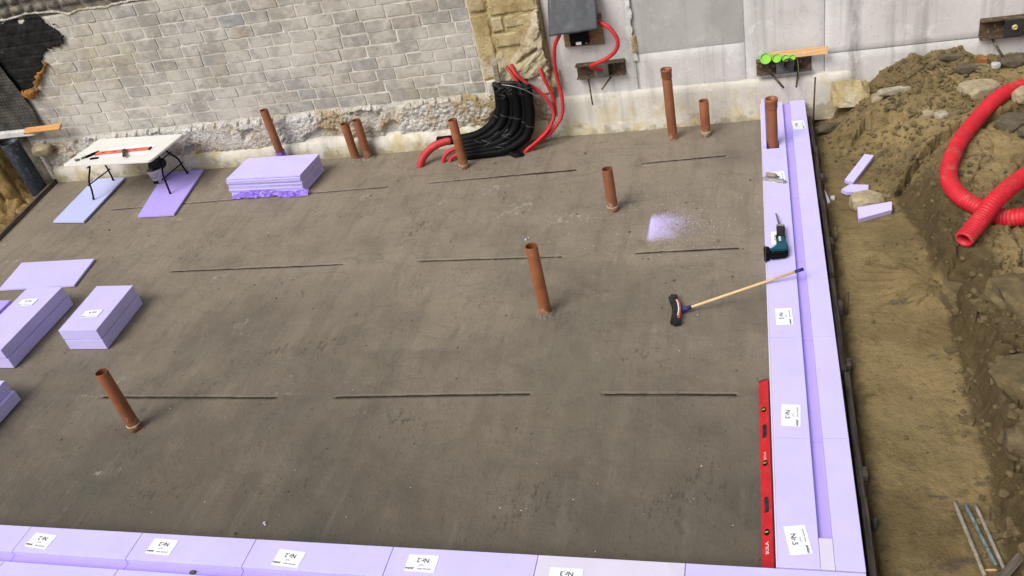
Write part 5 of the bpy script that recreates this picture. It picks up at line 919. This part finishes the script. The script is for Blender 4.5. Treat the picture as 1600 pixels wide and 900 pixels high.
# ================================================================== COUNTLESS SMALL STUFF
def scatter(name, pts, m, seed, label, cat, sub=1):
    r = np.random.RandomState(seed); bm0 = bmesh.new(); bmesh.ops.create_icosphere(bm0, subdivisions=sub, radius=1); bv = np.array([v.co[:] for v in bm0.verts]); bf = np.array([[v.index for v in f.verts] for f in bm0.faces]); bm0.free()
    V = []; Fc = []; k = 0
    for x, y, z, s in pts:
        j = bv * (1 + r.uniform(-0.35, 0.35, (len(bv), 1))) * (s * r.uniform(0.7, 1.3, 3) * np.array([1, 1, 0.7])); a = r.uniform(0, 6.28); c, sn = math.cos(a), math.sin(a)
        V.append(np.stack([j[:, 0] * c - j[:, 1] * sn + x, j[:, 0] * sn + j[:, 1] * c + y, j[:, 2] + z], 1)); Fc.append(bf + k); k += len(bv)
    me = bpy.data.meshes.new(name); V = np.concatenate(V); Fc = np.concatenate(Fc); me.from_pydata(V.tolist(), [], Fc.tolist()); tag(obj(name, me, m), label, cat, kind='stuff')
r = np.random.RandomState(11); pts = []
for _ in range(1500):
    x = 0.68 + abs(r.normal(0, 1.0)) * 1.1; y = r.uniform(3.8, 11.25)
    if x > 3.4: continue
    d = x - np.interp(y, [p[0] for p in EDGE], [p[1] for p in EDGE])
    if d < 0 and r.rand() < 0.9: continue
    s = 0.005 + 0.022 * r.rand() ** 4; pts.append((x, y, sh(x, y) + s * 0.3, s))
for _ in range(900):
    x, y = r.normal(2.0, 0.55), 11.3 - abs(r.normal(0, 0.75))
    if x < 0.8: continue
    s = 0.008 + 0.035 * r.rand() ** 3; pts.append((x, y, sh(x, y) + s * 0.3, s))
scatter('soil_crumbs', pts, M['clod'], 3, 'loose brown soil crumbs scattered over trench and bank', 'soil crumbs')
def clods(name, pts, m, seed, label, cat, sub):
    r = np.random.RandomState(seed); bm0 = bmesh.new(); bmesh.ops.create_icosphere(bm0, subdivisions=sub, radius=1); bv = np.array([v.co[:] for v in bm0.verts]); bf = np.array([[v.index for v in f.verts] for f in bm0.faces]); bm0.free(); V = []; Fc = []; k = 0
    for x, y, z, s in pts:
        o1, o2 = r.uniform(0, 50, 2); n = fbm(bv[:, 0] * 1.2 + bv[:, 2] + o1, bv[:, 1] * 1.2 - bv[:, 2] * 0.8 + o2, 5, seed, 0.6) - 0.5; q = bv * (1 + 1.3 * n)[:, None]
        c = r.uniform(0.55, 0.85, 6); q = np.stack([np.clip(q[:, i], -c[2 * i], c[2 * i + 1]) for i in range(3)], 1); q = q + (fbm(bv[:, 0] * 6 + o2, bv[:, 1] * 6 + bv[:, 2] * 5 + o1, 3, 9)[:, None] - 0.5) * 0.16 * bv
        A = np.array(Matrix.Rotation(r.uniform(0, 6.28), 3, 'Z') @ Matrix.Rotation(r.normal(0, 0.4), 3, 'X')); q = (q * s * r.uniform(0.75, 1.3, 3) * np.array([1, 1, 0.75])) @ A.T
        V.append(q + np.array([x, y, z])); Fc.append(bf + k); k += len(bv)
    me = bpy.data.meshes.new(name); me.from_pydata(np.concatenate(V).tolist(), [], np.concatenate(Fc).tolist()); tag(obj(name, me, m), label, cat, kind='stuff')
pts = []
for _ in range(170):
    y = 3.8 + 3.2 * r.rand(); e = np.interp(y, [p[0] for p in EDGE], [p[1] for p in EDGE]); x = e + 0.30 + r.normal(0.05, 0.28)
    if x < e - 0.12 or (7.4 < y and x > e + 0.55): continue
    s = 0.03 + 0.06 * r.rand() ** 2.6; pts.append((x, y, sh(x, y) - s * 0.15, s))
clods('soil_clods', pts, M['clod'], 21, 'broken clay clods covering the cut bank on the right', 'soil clods', 3)
pts = []
for _ in range(900):
    y = 3.8 + 7.4 * r.rand(); e = np.interp(y, [p[0] for p in EDGE], [p[1] for p in EDGE]); x = e + r.normal(0.28, 0.30)
    if x < e - 0.15 or x < 0.75 or x > 3.4: continue
    s = 0.010 + 0.026 * r.rand() ** 2; pts.append((x, y, sh(x, y) + s * 0.1, s))
clods('soil_lumps', pts, M['clod'], 22, 'small crumbly soil lumps lying on bank and trench floor', 'soil lumps', 2)
pts = []
for _ in range(700):
    x = -1.30 + r.exponential(0.30); y = 8.66 + r.normal(0, 0.20 + 0.12 * (x + 1.3)); pts.append((x, y, 0.008, 0.0016 + 0.003 * r.rand() ** 2))
for _ in range(120):
    pts.append((r.normal(-1.2, 0.8), r.normal(8.9, 0.7), 0.008, 0.002 + 0.004 * r.rand() ** 2))
for _ in range(140):
    pts.append((r.uniform(-9, -0.2), r.uniform(4, 11), 0.006, 0.002 + 0.004 * r.rand() ** 2))
for p in ((-2.82, 8.52, 0.01, 0.016), (-2.79, 8.55, 0.01, 0.012), (-4.3, 4.14, 0.01, 0.014), (-4.28, 4.12, 0.01, 0.01)): pts.append(p)
scatter('foam_crumbs', [p for p in pts if p[0] < -0.06], M['crumb'], 5, 'white foam crumbs and saw dust scattered on the slab', 'foam crumbs', 1)
pts = [(r.uniform(-11, -0.1), r.uniform(3.9, 11.2), 0.004, 0.004 + 0.010 * r.rand() ** 4) for _ in range(700)]
for p in ((-3.72, 10.62, 0.01, 0.022), (-0.97, 7.55, 0.01, 0.022), (-0.36, 7.58, 0.01, 0.02), (-2.4, 10.7, 0.01, 0.02)): pts.append(p)
scatter('dirt_crumbs', pts, M['stone_grey'], 7, 'dark dirt crumbs sprinkled over the slab', 'dirt crumbs', 1)
